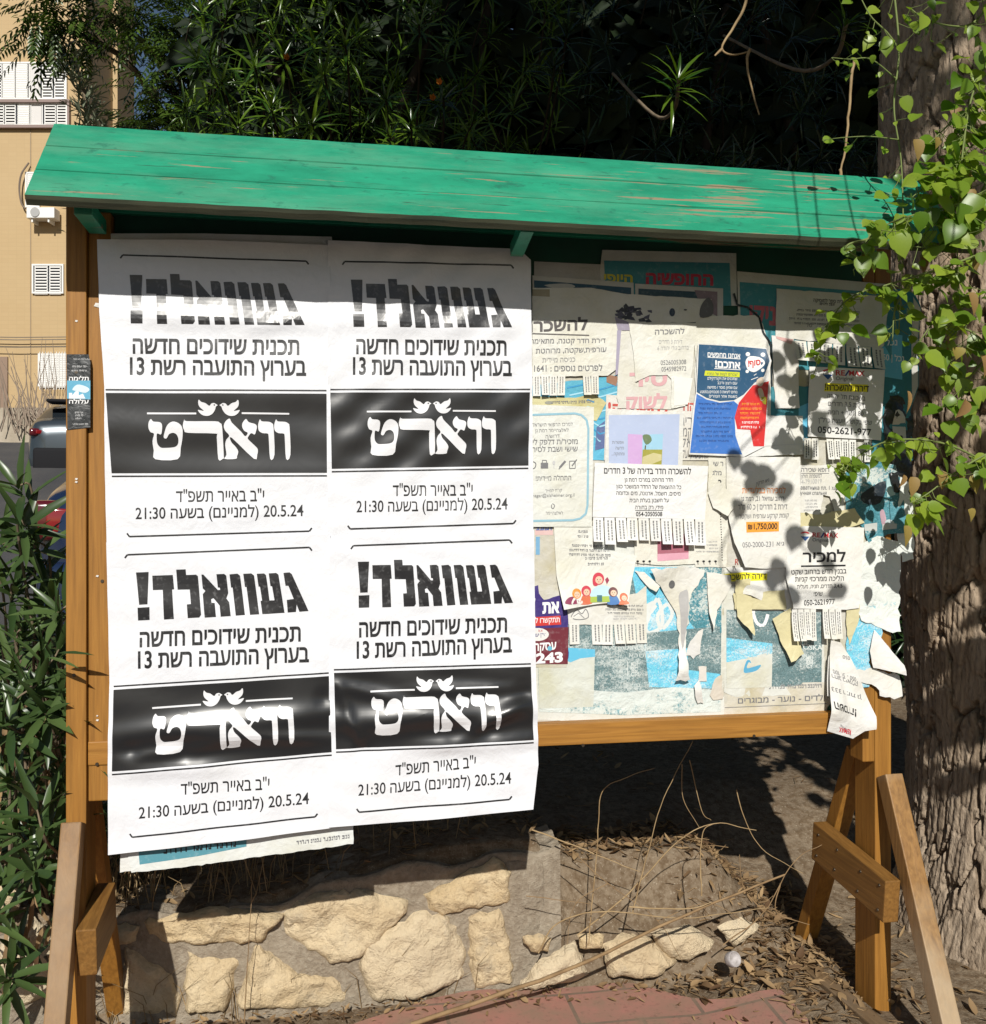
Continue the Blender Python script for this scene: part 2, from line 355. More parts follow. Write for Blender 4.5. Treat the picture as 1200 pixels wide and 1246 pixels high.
# braced feet
for (x0, x1, yo, zg) in ((XL0, XL1, 0.0, 0.08), (XR0+0.002, XR1+0.004, 0.04, 0.12)):
    xc = (x0+x1)/2
    bm = bmesh.new(); beam(bm, (xc, -0.335+yo*0.3, zg), (xc, -0.062+yo, 0.79), x1-x0, 0.045, 0.003); o = from_bm('front_brace', bm, WOOD_B if yo == 0 else WOOD_W, board)
    bm = bmesh.new(); beam(bm, (xc, 0.43, zg+0.03), (xc, 0.079+yo, 0.82), x1-x0, 0.045, 0.003); from_bm('rear_brace', bm, WOOD_V, board)
xs0 = XR0-0.046; xs1 = XR0-0.002
bm = bmesh.new(); beam(bm, (xs0+0.02, -0.115, 0.512), (xs0+0.02, 0.235, 0.547), 0.04, 0.105, 0.003); from_bm('cross_plank', bm, WOOD_Y, board)
bm = bmesh.new(); beam(bm, (xs0+0.012, -0.34, 0.165), (xs0-0.012, 0.40, 0.145), 0.045, 0.10, 0.003); from_bm('base_plank', bm, wood_mat('old_wood', (0.26, 0.17, 0.09), (0.13, 0.08, 0.04), (26, 1.6, 26), (0.22, 0.17, 0.12)), board)
bm = bmesh.new(); beam(bm, (XL1+0.022, -0.14, 0.545), (XL1+0.022, 0.06, 0.568), 0.04, 0.10, 0.003); from_bm('cross_plank', bm, WOOD_Y, board)
bm = bmesh.new(); beam(bm, (XL1+0.022, -0.30, 0.06), (XL1+0.022, 0.30, 0.06), 0.04, 0.09, 0.003); from_bm('base_plank', bm, WOOD_Y, board)

SCREW = simple('screw_head', (0.10, 0.08, 0.06), 0.4, 0.5, 0.8)
for i, (u_, v_) in enumerate(((.06,.3),(.08,-.3),(.30,.25),(.34,-.28),(.62,.3),(.66,-.25),(.90,.28),(.93,-.3))):   # screws in the right cross plank
    bm = bmesh.new(); c_ = Vector((xs0-0.0004, -0.115+0.35*u_, 0.512+0.035*u_+v_*0.105)); bmesh.ops.create_cone(bm, cap_ends=True, segments=10, radius1=0.0042, radius2=0.0035, depth=0.003, matrix=Matrix.Translation(c_) @ Matrix.Rotation(R(-90), 4, 'Y')); from_bm('screw', bm, SCREW, board)
for (x_, y_, z_) in ((XL1-0.02, -0.0405, 1.75), (XL1-0.025, -0.0405, 1.1), (XL1+0.03, -0.0275, 1.30), (XL1+0.02, -0.0315, 0.905), (0.62, -0.0315, 0.90), (1.05, -0.0315, 0.905)):
    bm = bmesh.new(); bmesh.ops.create_cone(bm, cap_ends=True, segments=10, radius1=0.0042, radius2=0.0035, depth=0.003, matrix=Matrix.Translation((x_, y_, z_)) @ Matrix.Rotation(R(90), 4, 'X')); from_bm('screw', bm, SCREW, board)
STAP = simple('white_paper_scrap', (0.62, 0.60, 0.56), 0.7)
for i in range(7):                                  # scraps of torn paper left under old staples
    a_ = rng.choice([(XL1-0.02, -0.0408), (XL1+0.02, -0.0278)]); z_ = rng.uniform(0.95, 1.95); s_ = rng.choice([0.002, 0.003, 0.0045, 0.007])
    bm = bmesh.new(); bm.faces.new([bm.verts.new((a_[0]+s_*dx, a_[1]-rng.uniform(0, .002), z_+s_*dz)) for dx, dz in ((-1, -.4), (.6, -.8), (1, .5), (-.5, .7))]); from_bm('paper_scrap', bm, STAP, board)
# ------------------------------------------------------------------ paper: sheets on the board, print lies on them
def bisect_grid(bm, step, keys=(0, 2)):
    for k in keys:
        vals = [v.co[k] for v in bm.verts]
        if not vals: return
        a, b = min(vals), max(vals); n = int((b-a)/step); nrm = [0, 0, 0]; nrm[k] = 1
        for i in range(1, n+1):
            co = [0, 0, 0]; co[k] = a+(b-a)*i/(n+1)
            bmesh.ops.bisect_plane(bm, geom=bm.verts[:]+bm.edges[:]+bm.faces[:], dist=1e-6, plane_co=co, plane_no=nrm)
def jag(poly, amp, seg=7.0, skip=()):
    out = []
    for i, a in enumerate(poly):
        b = poly[(i+1) % len(poly)]; out.append(a)
        if i in skip: continue
        d = math.hypot(b[0]-a[0], b[1]-a[1]); n = int(d/seg)
        for k in range(1, n+1):
            t = k/(n+1); j = rng.gauss(0, amp); out.append((a[0]+(b[0]-a[0])*t+(a[1]-b[1])/d*j, a[1]+(b[1]-a[1])*t+(b[0]-a[0])/d*j))
    return out
class Paper:
    def __init__(s, name, poly, d, c=(0.78, 0.77, 0.73), label=None, cat='notice', group=None, amp=0.0007, gloss=0.0, stain=0.12,
                 step=0.014, curls=(), waves=(), jagged=0.0, mat=None, bs=1.0, lam=(0.06, 0.25)):
        s.d = d/1000.0; s.amp = amp; s.curls = curls; s.waves = list(waves); s.ph = []
        for k in range(5):
            l = rng.uniform(*lam); an = rng.uniform(0, math.pi); s.ph.append((2*math.pi/l*math.cos(an), 2*math.pi/l*math.sin(an), rng.uniform(0, 6.3), rng.uniform(0.4, 1.0)))
        if jagged: poly = jag(poly, jagged)
        s.obj = s.sheet(name, poly, mat or paper_mat(c, gloss, stain, bs), step, None)
        s.inks = {}; s.k = 0; s.tstep = 0.02
        tag(s.obj, label, cat, group)
    def f(s, x, z):                                  # how far the sheet stands off the panel
        v = 0.0
        for a, b, p, w_ in s.ph: v += math.sin(a*x+b*z+p)*w_
        y = s.d+s.amp*v*0.4
        for (cx, cz, rad, lift) in s.curls_w():
            r = math.hypot(x-cx, z-cz)
            if r < rad: y += lift*(1-r/rad)**2
        for wv in s.waves: y += wv(x, z)
        return max(y, 0.0018)
    def curls_w(s):
        if not hasattr(s, '_cw'):
            s._cw = [(*B(px, py), rad, lift) for (px, py, rad, lift) in s.curls]
        return s._cw
    def sheet(s, name, poly, mat, step, parent, dz=0.0, extra=None):
        pts = [B(px, py, s.d) for px, py in poly]
        if sum(a[0]*b[1]-b[0]*a[1] for a, b in zip(pts, pts[1:]+pts[:1])) < 0: pts = pts[::-1]
        bm = bmesh.new(); f = bm.faces.new([bm.verts.new((x, 0, z)) for x, z in pts])
        bm.normal_update(); bmesh.ops.triangulate(bm, faces=[f], ngon_method='EAR_CLIP'); bisect_grid(bm, step)
        for v in bm.verts:
            v.co.y = -(s.f(v.co.x, v.co.z)+dz+(extra(v.co.x, v.co.z) if extra else 0))
        for fc in bm.faces:
            if fc.normal.y > 0: fc.normal_flip()
        bm.normal_update()
        for fc in bm.faces:
            if fc.normal.y > 0: fc.normal_flip()
        return from_bm(name, bm, mat, parent, True)
    def patch(s, name, poly, c, dz=0.00035, gloss=0.2, step=0.014, mat=None):      # a printed field
        return s.sheet(name, poly, mat or ink_mat(c, gloss), step, s.obj, dz)
    def add2d(s, verts, faces, c, dz=0.0007):       # verts already on the board plane (x, z)
        V, Fc, dd = s.inks.setdefault((c, round(dz, 5)), ([], [], dz)); o = len(V); V += verts; Fc += [tuple(i+o for i in q) for q in faces]
    def poly(s, pts, c, dz=0.0007):                  # filled outline in photo pixels
        P = [B(px, py, s.d) for px, py in pts]; s.add2d(P, [tuple(range(len(P)))], c, dz)
    def line(s, p, q, wpx, c, dz=0.0007):
        dx, dy = q[0]-p[0], q[1]-p[1]; l = math.hypot(dx, dy) or 1; nx, ny = -dy/l*wpx/2, dx/l*wpx/2
        s.poly([(p[0]+nx, p[1]+ny), (q[0]+nx, q[1]+ny), (q[0]-nx, q[1]-ny), (p[0]-nx, p[1]-ny)], c, dz)
    def disc(s, cx, cy, rx, ry, c, dz=0.0007, n=18, rot=0):
        s.poly([(cx+rx*math.cos(a)*math.cos(rot)-ry*math.sin(a)*math.sin(rot), cy+rx*math.cos(a)*math.sin(rot)+ry*math.sin(a)*math.cos(rot)) for a in [2*math.pi*k/n for k in range(n)]], c, dz)
    def ring(s, pts, wpx, c):
        for a, b in zip(pts, pts[1:]): s.line(a, b, wpx, c)
    def text(s, body, pL, pR, h, c=(0.02, 0.02, 0.022), bold=0.0, dz=0.0007, fit=True, slant=0.0):
        V, Fc, wd, hh = glyphs(body, bold)
        L_ = math.hypot(pR[0]-pL[0], pR[1]-pL[1]); ex, ey = (pR[0]-pL[0])/L_, (pR[1]-pL[1])/L_
        out = []
        for (x, y) in V:
            X = x/wd*L_; Yp = y/0.58*h
            X += slant*Yp
            px = pL[0]+ex*X+ey*Yp*(0 if abs(ex) > 0.6 else 1); py = pL[1]+ey*X-ex*Yp
            if abs(ex) <= 0.6: px = pL[0]+ex*X+ey*Yp; py = pL[1]+ey*X-ex*Yp
            out.append(B(px, py, s.d))
        for q, dd in ((0, 0.0), (1, 0.0002)):
            if Fc[q]: s.add2d(out, Fc[q], c, dz+dd)
    def scrib(s, x0, y0, x1, y1, n, h, c=(0.16, 0.16, 0.16), slope=0.02, align='r', fill=1.0):   # illegibly small print
        for i in range(n):
            y = y0+(y1-y0)*(i/max(1, n-1)); ln = (x1-x0)*(fill if fill < 1 and i == n-1 else rng.uniform(0.72, 1.0))
            xa = x1-ln if align == 'r' else (x0+x1)/2-ln/2; xe = xa+ln; x = xa
            while x < xe-1:
                wl = rng.uniform(5, 13)*h/3.0; xw = x
                while xw < min(x+wl, xe):
                    gw = h*rng.uniform(0.35, 0.6); yy = y+(xw-x0)*slope
                    if rng.random() < 0.85: s.poly([(xw, yy-h*rng.uniform(0.8, 1.05)), (xw+gw, yy-h*0.95), (xw+gw*0.95, yy-h*rng.uniform(0.45, 0.75)), (xw, yy-h*0.6)], c)
                    s.poly([(xw+gw*0.62, yy-h*0.9), (xw+gw, yy-h*0.9), (xw+gw, yy), (xw+gw*0.66, yy)], c)
                    if rng.random() < 0.5: s.poly([(xw, yy-h*0.25), (xw+gw, yy-h*0.25), (xw+gw, yy), (xw, yy)], c)
                    xw += gw*1.3
                x += wl+h*0.7
    def tabs(s, xa, ya, xb, yb, ln, n, missing=(), c=None, ink=(0.2, 0.2, 0.2), txt=None, curl=0.006, lens=None, name='tear_off_tab'):
        for i in range(n):                           # the strip of slips cut along the foot of a notice
            if i in missing: continue
            t0, t1 = (i+0.05)/n, (i+0.95)/n
            p0 = (xa+(xb-xa)*t0, ya+(yb-ya)*t0); p1 = (xa+(xb-xa)*t1, ya+(yb-ya)*t1)
            l = ln*(lens[i] if lens else rng.uniform(0.93, 1.03)); sw = rng.uniform(-1.2, 1.2); cl = curl*rng.uniform(0.2, 1.4)
            z0 = B(p0[0], p0[1], s.d)[1]; zl = abs(z0-B(p0[0], p0[1]+l, s.d)[1]); tw = rng.uniform(-0.15, 0.15); xm = B((p0[0]+p1[0])/2, p0[1], s.d)[0]
            fx = lambda x, z, z0=z0, zl=zl, cl=cl, tw=tw, xm=xm: cl*max(0, (z0-z)/zl)**1.6+tw*(x-xm)*max(0, (z0-z)/zl)
            poly = [p0, p1, (p1[0]+sw, p1[1]+l), (p0[0]+sw, p0[1]+l)]
            o = s.sheet(name, poly, paper_mat(c or (0.78, 0.77, 0.73)), 0.012, s.obj, 0.0004, fx)
            V = []; Fq = []
            for (q, hx) in ((0.35, 0.14), (0.68, 0.14)):
                y = 0.10
                while y < 0.85:
                    e = y+rng.uniform(0.05, 0.12); k = len(V)
                    for (tt, yy) in ((q-hx/2, y), (q+hx/2, y), (q+hx/2, e), (q-hx/2, e)):
                        X, Z = B(p0[0]+(p1[0]-p0[0])*tt+sw*yy, p0[1]+(p1[1]-p0[1])*tt+l*yy, s.d); V.append((X, -(s.f(X, Z)+0.0009+fx(X, Z)), Z))
                    Fq.append((k, k+3, k+2, k+1)); y = e+0.025
            lo = from_np('lettering', V, Fq, ink_mat(ink), None); lo.parent = o
            lo.data.transform(Matrix.Translation(-Vector(s.obj.location)))
    def done(s):
        for (c, _k), (V, Fc, dz) in s.inks.items():
            bm = bmesh.new(); vs = [bm.verts.new((x, 0, z)) for x, z in V]
            for q in Fc:
                try: bm.faces.new([vs[i] for i in q])
                except ValueError: pass
            bmesh.ops.delete(bm, geom=[v_ for v_ in bm.verts if not v_.link_faces], context='VERTS')
            bm.normal_update()
            bmesh.ops.triangulate(bm, faces=[f for f in bm.faces if len(f.verts) > 3], ngon_method='EAR_CLIP')
            bisect_grid(bm, s.tstep)
            for v in bm.verts: v.co.y = -(s.f(v.co.x, v.co.z)+dz)
            bm.normal_update()
            for fc in bm.faces:
                if fc.normal.y > 0: fc.normal_flip()
            s.k += 1
            from_bm('lettering', bm, ink_mat(c, getattr(s, 'inkgloss', 0.15)), s.obj)
        return s
_gl = {}
from mathutils.geometry import tessellate_polygon
def glyphs(body, bold):
    key = (body, bold)
    if key in _gl: return _gl[key]
    cu = bpy.data.curves.new('t', 'FONT'); cu.body = vis(body); cu.size = 1
    ob = bpy.data.objects.new('t', cu); col.objects.link(ob)
    kc = ob.to_curve(bpy.context.evaluated_depsgraph_get()); loops = []
    for sp in kc.splines:
        bp = sp.bezier_points; pts = []; n = len(bp)
        for i in range(n):
            a, c_ = bp[i], bp[(i+1) % n]; p0, p1, p2, p3 = a.co, a.handle_right, c_.handle_left, c_.co
            straight = (p1-p0).cross(p3-p0).length < 1e-4 and (p2-p0).cross(p3-p0).length < 1e-4
            for k in range(1 if straight else 4):
                t = k/4; q = p0*(1-t)**3+p1*3*t*(1-t)**2+p2*3*t*t*(1-t)+p3*t**3
                if not pts or math.hypot(q.x-pts[-1][0], q.y-pts[-1][1]) > 1e-3: pts.append((q.x, q.y))
        if len(pts) > 2: loops.append([sp.character_index, pts])
    ob.to_curve_clear(); bpy.data.objects.remove(ob); bpy.data.curves.remove(cu)
    def inside(p, L_):
        r = False
        for (x0, y0), (x1, y1) in zip(L_, L_[1:]+L_[:1]):
            if (y0 > p[1]) != (y1 > p[1]) and p[0] < (x1-x0)*(p[1]-y0)/(y1-y0)+x0: r = not r
        return r
    area = lambda L_: sum(a[0]*b[1]-b[0]*a[1] for a, b in zip(L_, L_[1:]+L_[:1]))/2
    V = []; Fs = ([], []); holes = {}; outs = []
    for i, (ci, L_) in enumerate(loops):
        host = [j for j, (cj, M_) in enumerate(loops) if j != i and cj == ci and abs(area(M_)) > abs(area(L_)) and all(inside(p, M_) for p in L_)]
        if host: holes.setdefault(host[0], []).append(i)
        else: outs.append(i)
    def off(L_, hole):
        if (area(L_) > 0) != hole: L_ = L_[::-1]      # outlines clockwise, counters the other way
        if not bold: return L_
        n = len(L_); out = []
        for i in range(n):
            a, b, c_ = L_[i-1], L_[i], L_[(i+1) % n]
            d1 = (b[0]-a[0], b[1]-a[1]); d2 = (c_[0]-b[0], c_[1]-b[1]); l1 = math.hypot(*d1) or 1; l2 = math.hypot(*d2) or 1
            n1 = (-d1[1]/l1, d1[0]/l1); n2 = (-d2[1]/l2, d2[0]/l2); k = max(0.45, 1+n1[0]*n2[0]+n1[1]*n2[1])
            out.append((b[0]+(n1[0]+n2[0])/k*bold, b[1]+(n1[1]+n2[1])/k*bold))
        return out
    cnt = {}
    for i in outs:
        ci = loops[i][0]; cnt[ci] = cnt.get(ci, -1)+1
        grp = [off(loops[i][1], False)]+[off(loops[j][1], True) for j in holes.get(i, [])]
        flat = [p for g in grp for p in g]; o = len(V); V += flat
        for t in tessellate_polygon([[Vector((x, y, 0)) for x, y in g] for g in grp]): Fs[cnt[ci] % 2].append(tuple(q+o for q in t))
    x0 = min(v[0] for v in V); x1 = max(v[0] for v in V)
    V = [(x-x0, y) for x, y in V]; _gl[key] = (V, Fs, x1-x0, 0.58); return _gl[key]
def vis(t):                                          # right-to-left order
    heb = lambda ch: 'א' <= ch <= 'ת'
    if not any(heb(c) for c in t): return t
    runs = []; i = 0
    while i < len(t):
        if t[i].isdigit() or t[i].isascii() and t[i].isalpha():
            j = i
            while j < len(t) and (t[j].isalnum() and not heb(t[j]) or t[j] in '.:,-' and j+1 < len(t) and t[j+1].isdigit()): j += 1
            runs.append(t[i:j]); i = j
        else:
            runs.append({'(': ')', ')': '('}.get(t[i], t[i])); i += 1
    return ''.join(runs[::-1])
K = (0.016, 0.016, 0.018); WHITE = (0.80, 0.80, 0.80); GREY = (0.17, 0.17, 0.18)
CREAM = (0.76, 0.755, 0.70); OFFW = (0.78, 0.77, 0.74)

# the big black and white posters: shapes of the headline and of the emblem
HEAD = [[(60,78),(143,75),(128,290),(75,292)],[(64,312),(140,309),(137,395),(64,397)],
 [(166,100),(300,96),(303,193),(290,194),(290,393),(228,395),(230,195),(166,196)],
 [(325,60),(387,58),(387,97),(452,95),(463,105),(463,370),(450,388),(378,390),(378,297),(404,295),(403,196),(325,196)],
 [(487,95),(500,95),(583,203),(598,203),(598,187),(585,185),(585,93),(635,91),(648,103),(648,225),(632,262),(648,290),(648,385),(585,387),(585,310),(550,258),(535,265),(535,290),(555,292),(555,388),(484,390),(484,230),(503,208),(487,190)],
 [(670,95),(722,90),(738,105),(738,380),(680,383),(680,187),(670,187)],[(760,92),(812,89),(829,104),(828,378),(770,380),(770,184),(760,184)],
 [(848,92),(895,90),(907,102),(907,180),(905,283),(937,282),(935,182),(925,180),(926,90),(975,87),(988,100),(988,373),(848,378),(848,285),(858,283),(857,183),(848,183)],
 [(1022,87),(1062,84),(1075,97),(1140,366),(1082,369),(1072,318),(1060,370),(1008,372),(1015,282),(1060,276),(1040,180),(1022,180)]]
BIRD = [(435,68),(452,84),(482,93),(510,113),(525,97),(545,92),(560,100),(571,108),(558,118),(550,142),(530,170),(500,185),(465,183),(440,167),(425,143),(450,147),(468,148),(440,122),(430,95)]
LOGO = [[(78,210),(95,228),(140,232),(157,250),(155,290),(145,322),(118,315),(112,350),(115,390),(135,415),(160,420),(235,415),(265,395),(272,355),(260,322),(235,310),(205,320),(185,350),(165,345),(172,310),(195,255),(235,228),(280,240),(305,275),(303,340),(285,420),(258,502),(92,502),(85,440),(80,370),(95,318),(70,305),(57,275),(60,235)],
 [(325,210),(340,225),(545,225),(582,238),(598,270),(601,480),(595,498),(560,502),(555,340),(545,315),(345,310),(318,290),(310,255)],
 [(655,205),(670,235),(735,300),(765,335),(785,310),(760,295),(745,265),(750,235),(775,208),(795,232),(840,245),(853,265),(845,300),(835,322),(810,312),(790,335),(785,355),(830,400),(855,430),(850,470),(825,500),(665,345),(660,375),(690,410),(710,445),(700,480),(690,500),(606,500),(622,470),(615,400),(625,360),(648,330),(620,295),(610,260),(625,225)],
 [(878,210),(890,225),(940,228),(965,240),(975,270),(978,470),(945,500),(938,340),(930,315),(895,312),(868,295),(862,260),(868,230)],
 [(996,210),(1008,225),(1058,228),(1083,240),(1093,270),(1096,470),(1063,500),(1056,340),(1048,315),(1013,312),(986,295),(980,260),(986,230)],
 [(52,162),(412,162),(412,175),(52,175)],[(745,159),(1092,163),(1092,175),(745,172)], BIRD, [(1156-x, y) for x, y in BIRD]]
def bil(q, u, v):
    (ax_, ay_), (bx, by), (cx_, cy_), (dx, dy) = q      # TL TR BR BL
    return ((ax_*(1-u)+bx*u)*(1-v)+(dx*(1-u)+cx_*u)*v, (ay_*(1-u)+by*u)*(1-v)+(dy*(1-u)+cy_*u)*v)
def smooth(pts, per=3):
    n = len(pts); out = []
    for i in range(n):
        a, b, c, d = pts[i-1], pts[i], pts[(i+1) % n], pts[(i+2) % n]
        for k in range(per):
            t = k/per; out.append(tuple(0.5*((2*b[j])+(c[j]-a[j])*t+(2*a[j]-5*b[j]+4*c[j]-d[j])*t*t+(3*b[j]-a[j]-3*c[j]+d[j])*t**3) for j in (0, 1)))
    return out
def big_poster(outline, d, head, t1, t2, band, d1, d2, top, bot, label, **kw):
    P = Paper('poster', outline, d, (0.79, 0.80, 0.84), label, 'poster', 'black and white announcement posters on the left half of the board', gloss=0.45, stain=0.02, step=0.0085, bs=0.55, **kw)
    P.inkgloss = 0.9; P.tstep = 0.009
    q = lambda x, y: bil(head, (x-60)/1080, (y-(78-25*(x-60)/1080))/319.0)
    for g in HEAD: P.poly([q(x, y) for x, y in g], K)
    h = 17.0
    P.text('תכנית שידוכים חדשה', t1[0], t1[1], h, K, 0.022)
    P.text('בערוץ התועבה רשת 13', t2[0], t2[1], h, K, 0.022)
    P.text('י"ב באייר תשפ"ד', d1[0], d1[1], 12.5, K, 0.008)
    P.text('20.5.24 (למניינם) בשעה 21:30', d2[0], d2[1], 11.5, K, 0.008)
    (a, b) = top; P.line(a, b, 2.0, K); P.line((a[0]-3, a[1]+4), a, 2, K); P.line(b, (b[0]+3, b[1]+4), 2, K)
    (a, b) = bot; P.line(a, b, 2.0, K); P.line((a[0]-3, a[1]-4), a, 2, K); P.line(b, (b[0]+3, b[1]-4), 2, K)
    bq = lambda u, v: bil(band, u, v)
    mat = BAND
    P.patch('black_band', [bq(0, 0.045), bq(1, 0.045), bq(1, 0.955), bq(0, 0.955)], K, 0.0012, mat=mat, step=0.007)
    for v in (0.008, 0.992): P.line(bq(0, v), bq(1, v), 1.8, K)
    for i, g in enumerate(LOGO):
        g2 = smooth(g, 3) if i not in (5, 6) else g
        P.poly([bq((170+x/6-130)/267.6, (475+y/6-473.6)/106.5) for x, y in g2], (0.70, 0.70, 0.72), 0.0030)
    for cx_ in (547, 609):
        c0 = bq((170+cx_/6-130)/267.6, (475+106/6-473.6)/106.5); P.disc(c0[0], c0[1], 0.9, 0.9, (0.03, 0.03, 0.03), 0.0036, 8)
    P.done(); return P
BAND, nt, p = new_mat('black_ink'); v = coords(nt)
p.inputs['Base Color'].default_value = (0.014, 0.014, 0.015, 1); p.inputs['Roughness'].default_value = 0.31; p.inputs['Specular IOR Level'].default_value = 0.7
bump(nt, p, noise(nt, v, 7.0, 3, 0.45, 0.6), 0.09, 0.02)
def wave(px0, py0, px1, py1, a, s_, tilt=0.0):       # a soft ridge along a line of the sheet
    x0, z0 = B(px0, py0); x1, z1 = B(px1, py1); L_ = math.hypot(x1-x0, z1-z0); ex, ez = (x1-x0)/L_, (z1-z0)/L_
    def g(x, z):
        t = ((x-x0)*ex+(z-z0)*ez)/L_; n = -(x-x0)*ez+(z-z0)*ex
        k = max(0, min(1, 2.2*min(t+0.15, 1.15-t)))
        return a*k*math.exp(-(n/s_)**2)
    return g
def dimple(px, py, a, r):
    x0, z0 = B(px, py)
    return lambda x, z: a*max(0, 1-math.hypot(x-x0, z-z0)/r)**1.3
gh = dict(amp=0.0011)
P1 = big_poster([(118,291),(260,292),(402,298),(402,665),(300,668),(130,672),(127.5,580),(127,470),(121,380)], 36,
    [(157.6,334.2),(359,340),(371,396.7),(158.6,393.5)], ((161.6,429.7),(364.3,431.3)), ((158,455.3),(372.6,456.7)),
    [(128.6,473.4),(397.3,474.4),(397.9,579.8),(136.2,580.4)], ((214.2,610.7),(321.6,609.7)), ((165.2,631.5),(369.3,627.8)),
    ((149.4,310.2),(372.6,317.7)), ((157.6,652.9),(376.5,646.3)),
    'upper left of the four big black and white posters, beside the sticker on the post', amp=0.0024,
    waves=[wave(130,388,400,400,0.0062,0.022), wave(290,410,372,390,0.003,0.012)])
P2 = big_poster([(399,292),(520,298),(632,303),(646,316),(648,480),(649,650),(399,664)], 38,
    [(426.9,340),(612,346),(623,399.4),(429.5,397.7)], ((433.5,430.3),(616.5,432.3)), ((429.5,455.3),(623,457)),
    [(401.9,473),(645,473),(642.8,570.6),(403.8,574.8)], ((477.9,603.5),(575.3,602.8)), ((433.8,623.2),(617.8,619.6)),
    ((419.6,318),(622,322.7)), ((426.2,643.6),(625,637)),
    'upper right of the four big black and white posters, next to the small notices', amp=0.0024,
    waves=[wave(405,392,645,406,0.0055,0.022), wave(520,310,470,420,0.003,0.02)])
P3 = big_poster([(129.5,660),(260,656),(402,650),(403,830),(402,1008),(280,1024),(131.5,1040.5),(131.5,930),(133,830)], 44,
    [(165.4,696.6),(366,691),(375.7,744.5),(167.3,755)], ((170,787),(366,780)), ((168,813),(376,805)),
    [(138.3,834.5),(400,818),(403.8,919.5),(136.7,942.8)], ((220,967),(328,960)), ((169,996),(376,978)),
    ((155,675),(376.6,666)), ((160.8,1019),(383.4,994)),
    'lower left of the four big black and white posters, lowest corner hanging below the rail', amp=0.0024,
    waves=[wave(120,892,420,862,0.0145,0.028), wave(150,918,300,894,0.006,0.013), wave(230,890,420,892,0.010,0.018), wave(130,934,300,924,0.008,0.02), dimple(164,907,-0.006,0.03), dimple(229,908,-0.004,0.025), dimple(394,845,-0.005,0.03)])
P4 = big_poster([(401,655),(520,650),(650,645),(652,800),(655,930),(649,985),(520,998),(400,1007)], 46,
    [(435.5,683.6),(614.5,682),(624.5,734.4),(435.9,739.5)], ((437,775),(617,769)), ((434,801),(623,793)),
    [(406.3,814),(645.9,806.9),(648.8,903.6),(409,916)], ((481.2,944),(579,933.6)), ((436,968),(622,953)),
    ((430,664),(620,657)), ((437,988),(620,973)),
    'lower right of the four big black and white posters, with the most crumpled black band', amp=0.0024,
    waves=[wave(390,874,670,858,0.017,0.030), wave(400,826,500,850,0.007,0.014), wave(420,865,445,905,0.008,0.012), wave(560,890,640,845,0.011,0.016), wave(480,904,660,894,0.011,0.020), wave(410,826,425,864,0.006,0.012), wave(480,836,640,832,0.006,0.014), dimple(442,905,-0.008,0.03), dimple(635,838,-0.006,0.04), dimple(590,880,-0.005,0.03)])
Pg = Paper('poster', [(116,284),(250,284),(404,288),(405,330),(118,330)], 26, (0.74, 0.74, 0.76), 'grey edge of an older poster showing above the upper left poster', 'poster', gloss=0.3).done()
Pu = Paper('poster', [(148,1000),(160,1062),(240,1053),(262,1050),(430,1027),(430,985),(147,985)], 20, (0.72, 0.74, 0.72), 'older poster with a teal strip hanging out under the lower left poster', 'poster', jagged=0.4)
Pu.patch('teal_field', [(168,1030),(300,1012),(300,1030),(240,1042),(170,1052)], (0.09, 0.27, 0.33)); Pu.scrib(178, 1041, 290, 1041, 1, 9, K, -0.10); Pu.scrib(340, 1030, 425, 1028, 1, 5, GREY, -0.12); Pu.done()
Ps = Paper('poster', [(147,985),(430,985),(428,1022),(300,1040),(146,1062)], 17, (0.72, 0.72, 0.70), 'white sheet behind the older poster with a teal strip', 'poster', jagged=0.3).done()

# sticker on the left post
st = Paper('sticker', [(81,431),(108,431),(110,441),(110,520),(82,523)], 41.6, (0.025, 0.028, 0.03), 'black and blue narrow sticker wrapped round the left post', 'sticker', amp=0.0002, gloss=0.5, stain=0.02)
st.patch('blue_field', [(81.5,463),(110,463),(110,486),(81.5,485)], (0.10, 0.36, 0.52))
st.poly(smooth([(88,474),(94,468),(104,470),(109,474),(104,478),(94,476)]), (0.6,0.72,0.78)); st.poly([(84,485),(84,478),(88,478),(88,481),(92,476),(96,476),(96,481),(101,479),(104,485)], (0.7,0.75,0.78))
st.text('תלימה', (84,463), (108,463), 4.2, WHITE, 0.02); st.text('עלולה', (84,491), (108,491), 4.2, WHITE, 0.02)
st.scrib(86, 447, 106, 452, 2, 2.2, (0.6,0.6,0.6), 0, 'c'); st.scrib(90, 503, 102, 510, 3, 2.2, (0.55,0.55,0.55), 0, 'c'); st.scrib(83, 517, 109, 517, 1, 1.8, (0.5,0.5,0.5), 0); st.scrib(83, 438, 109, 438, 1, 1.8, (0.5,0.5,0.5), 0); st.done()
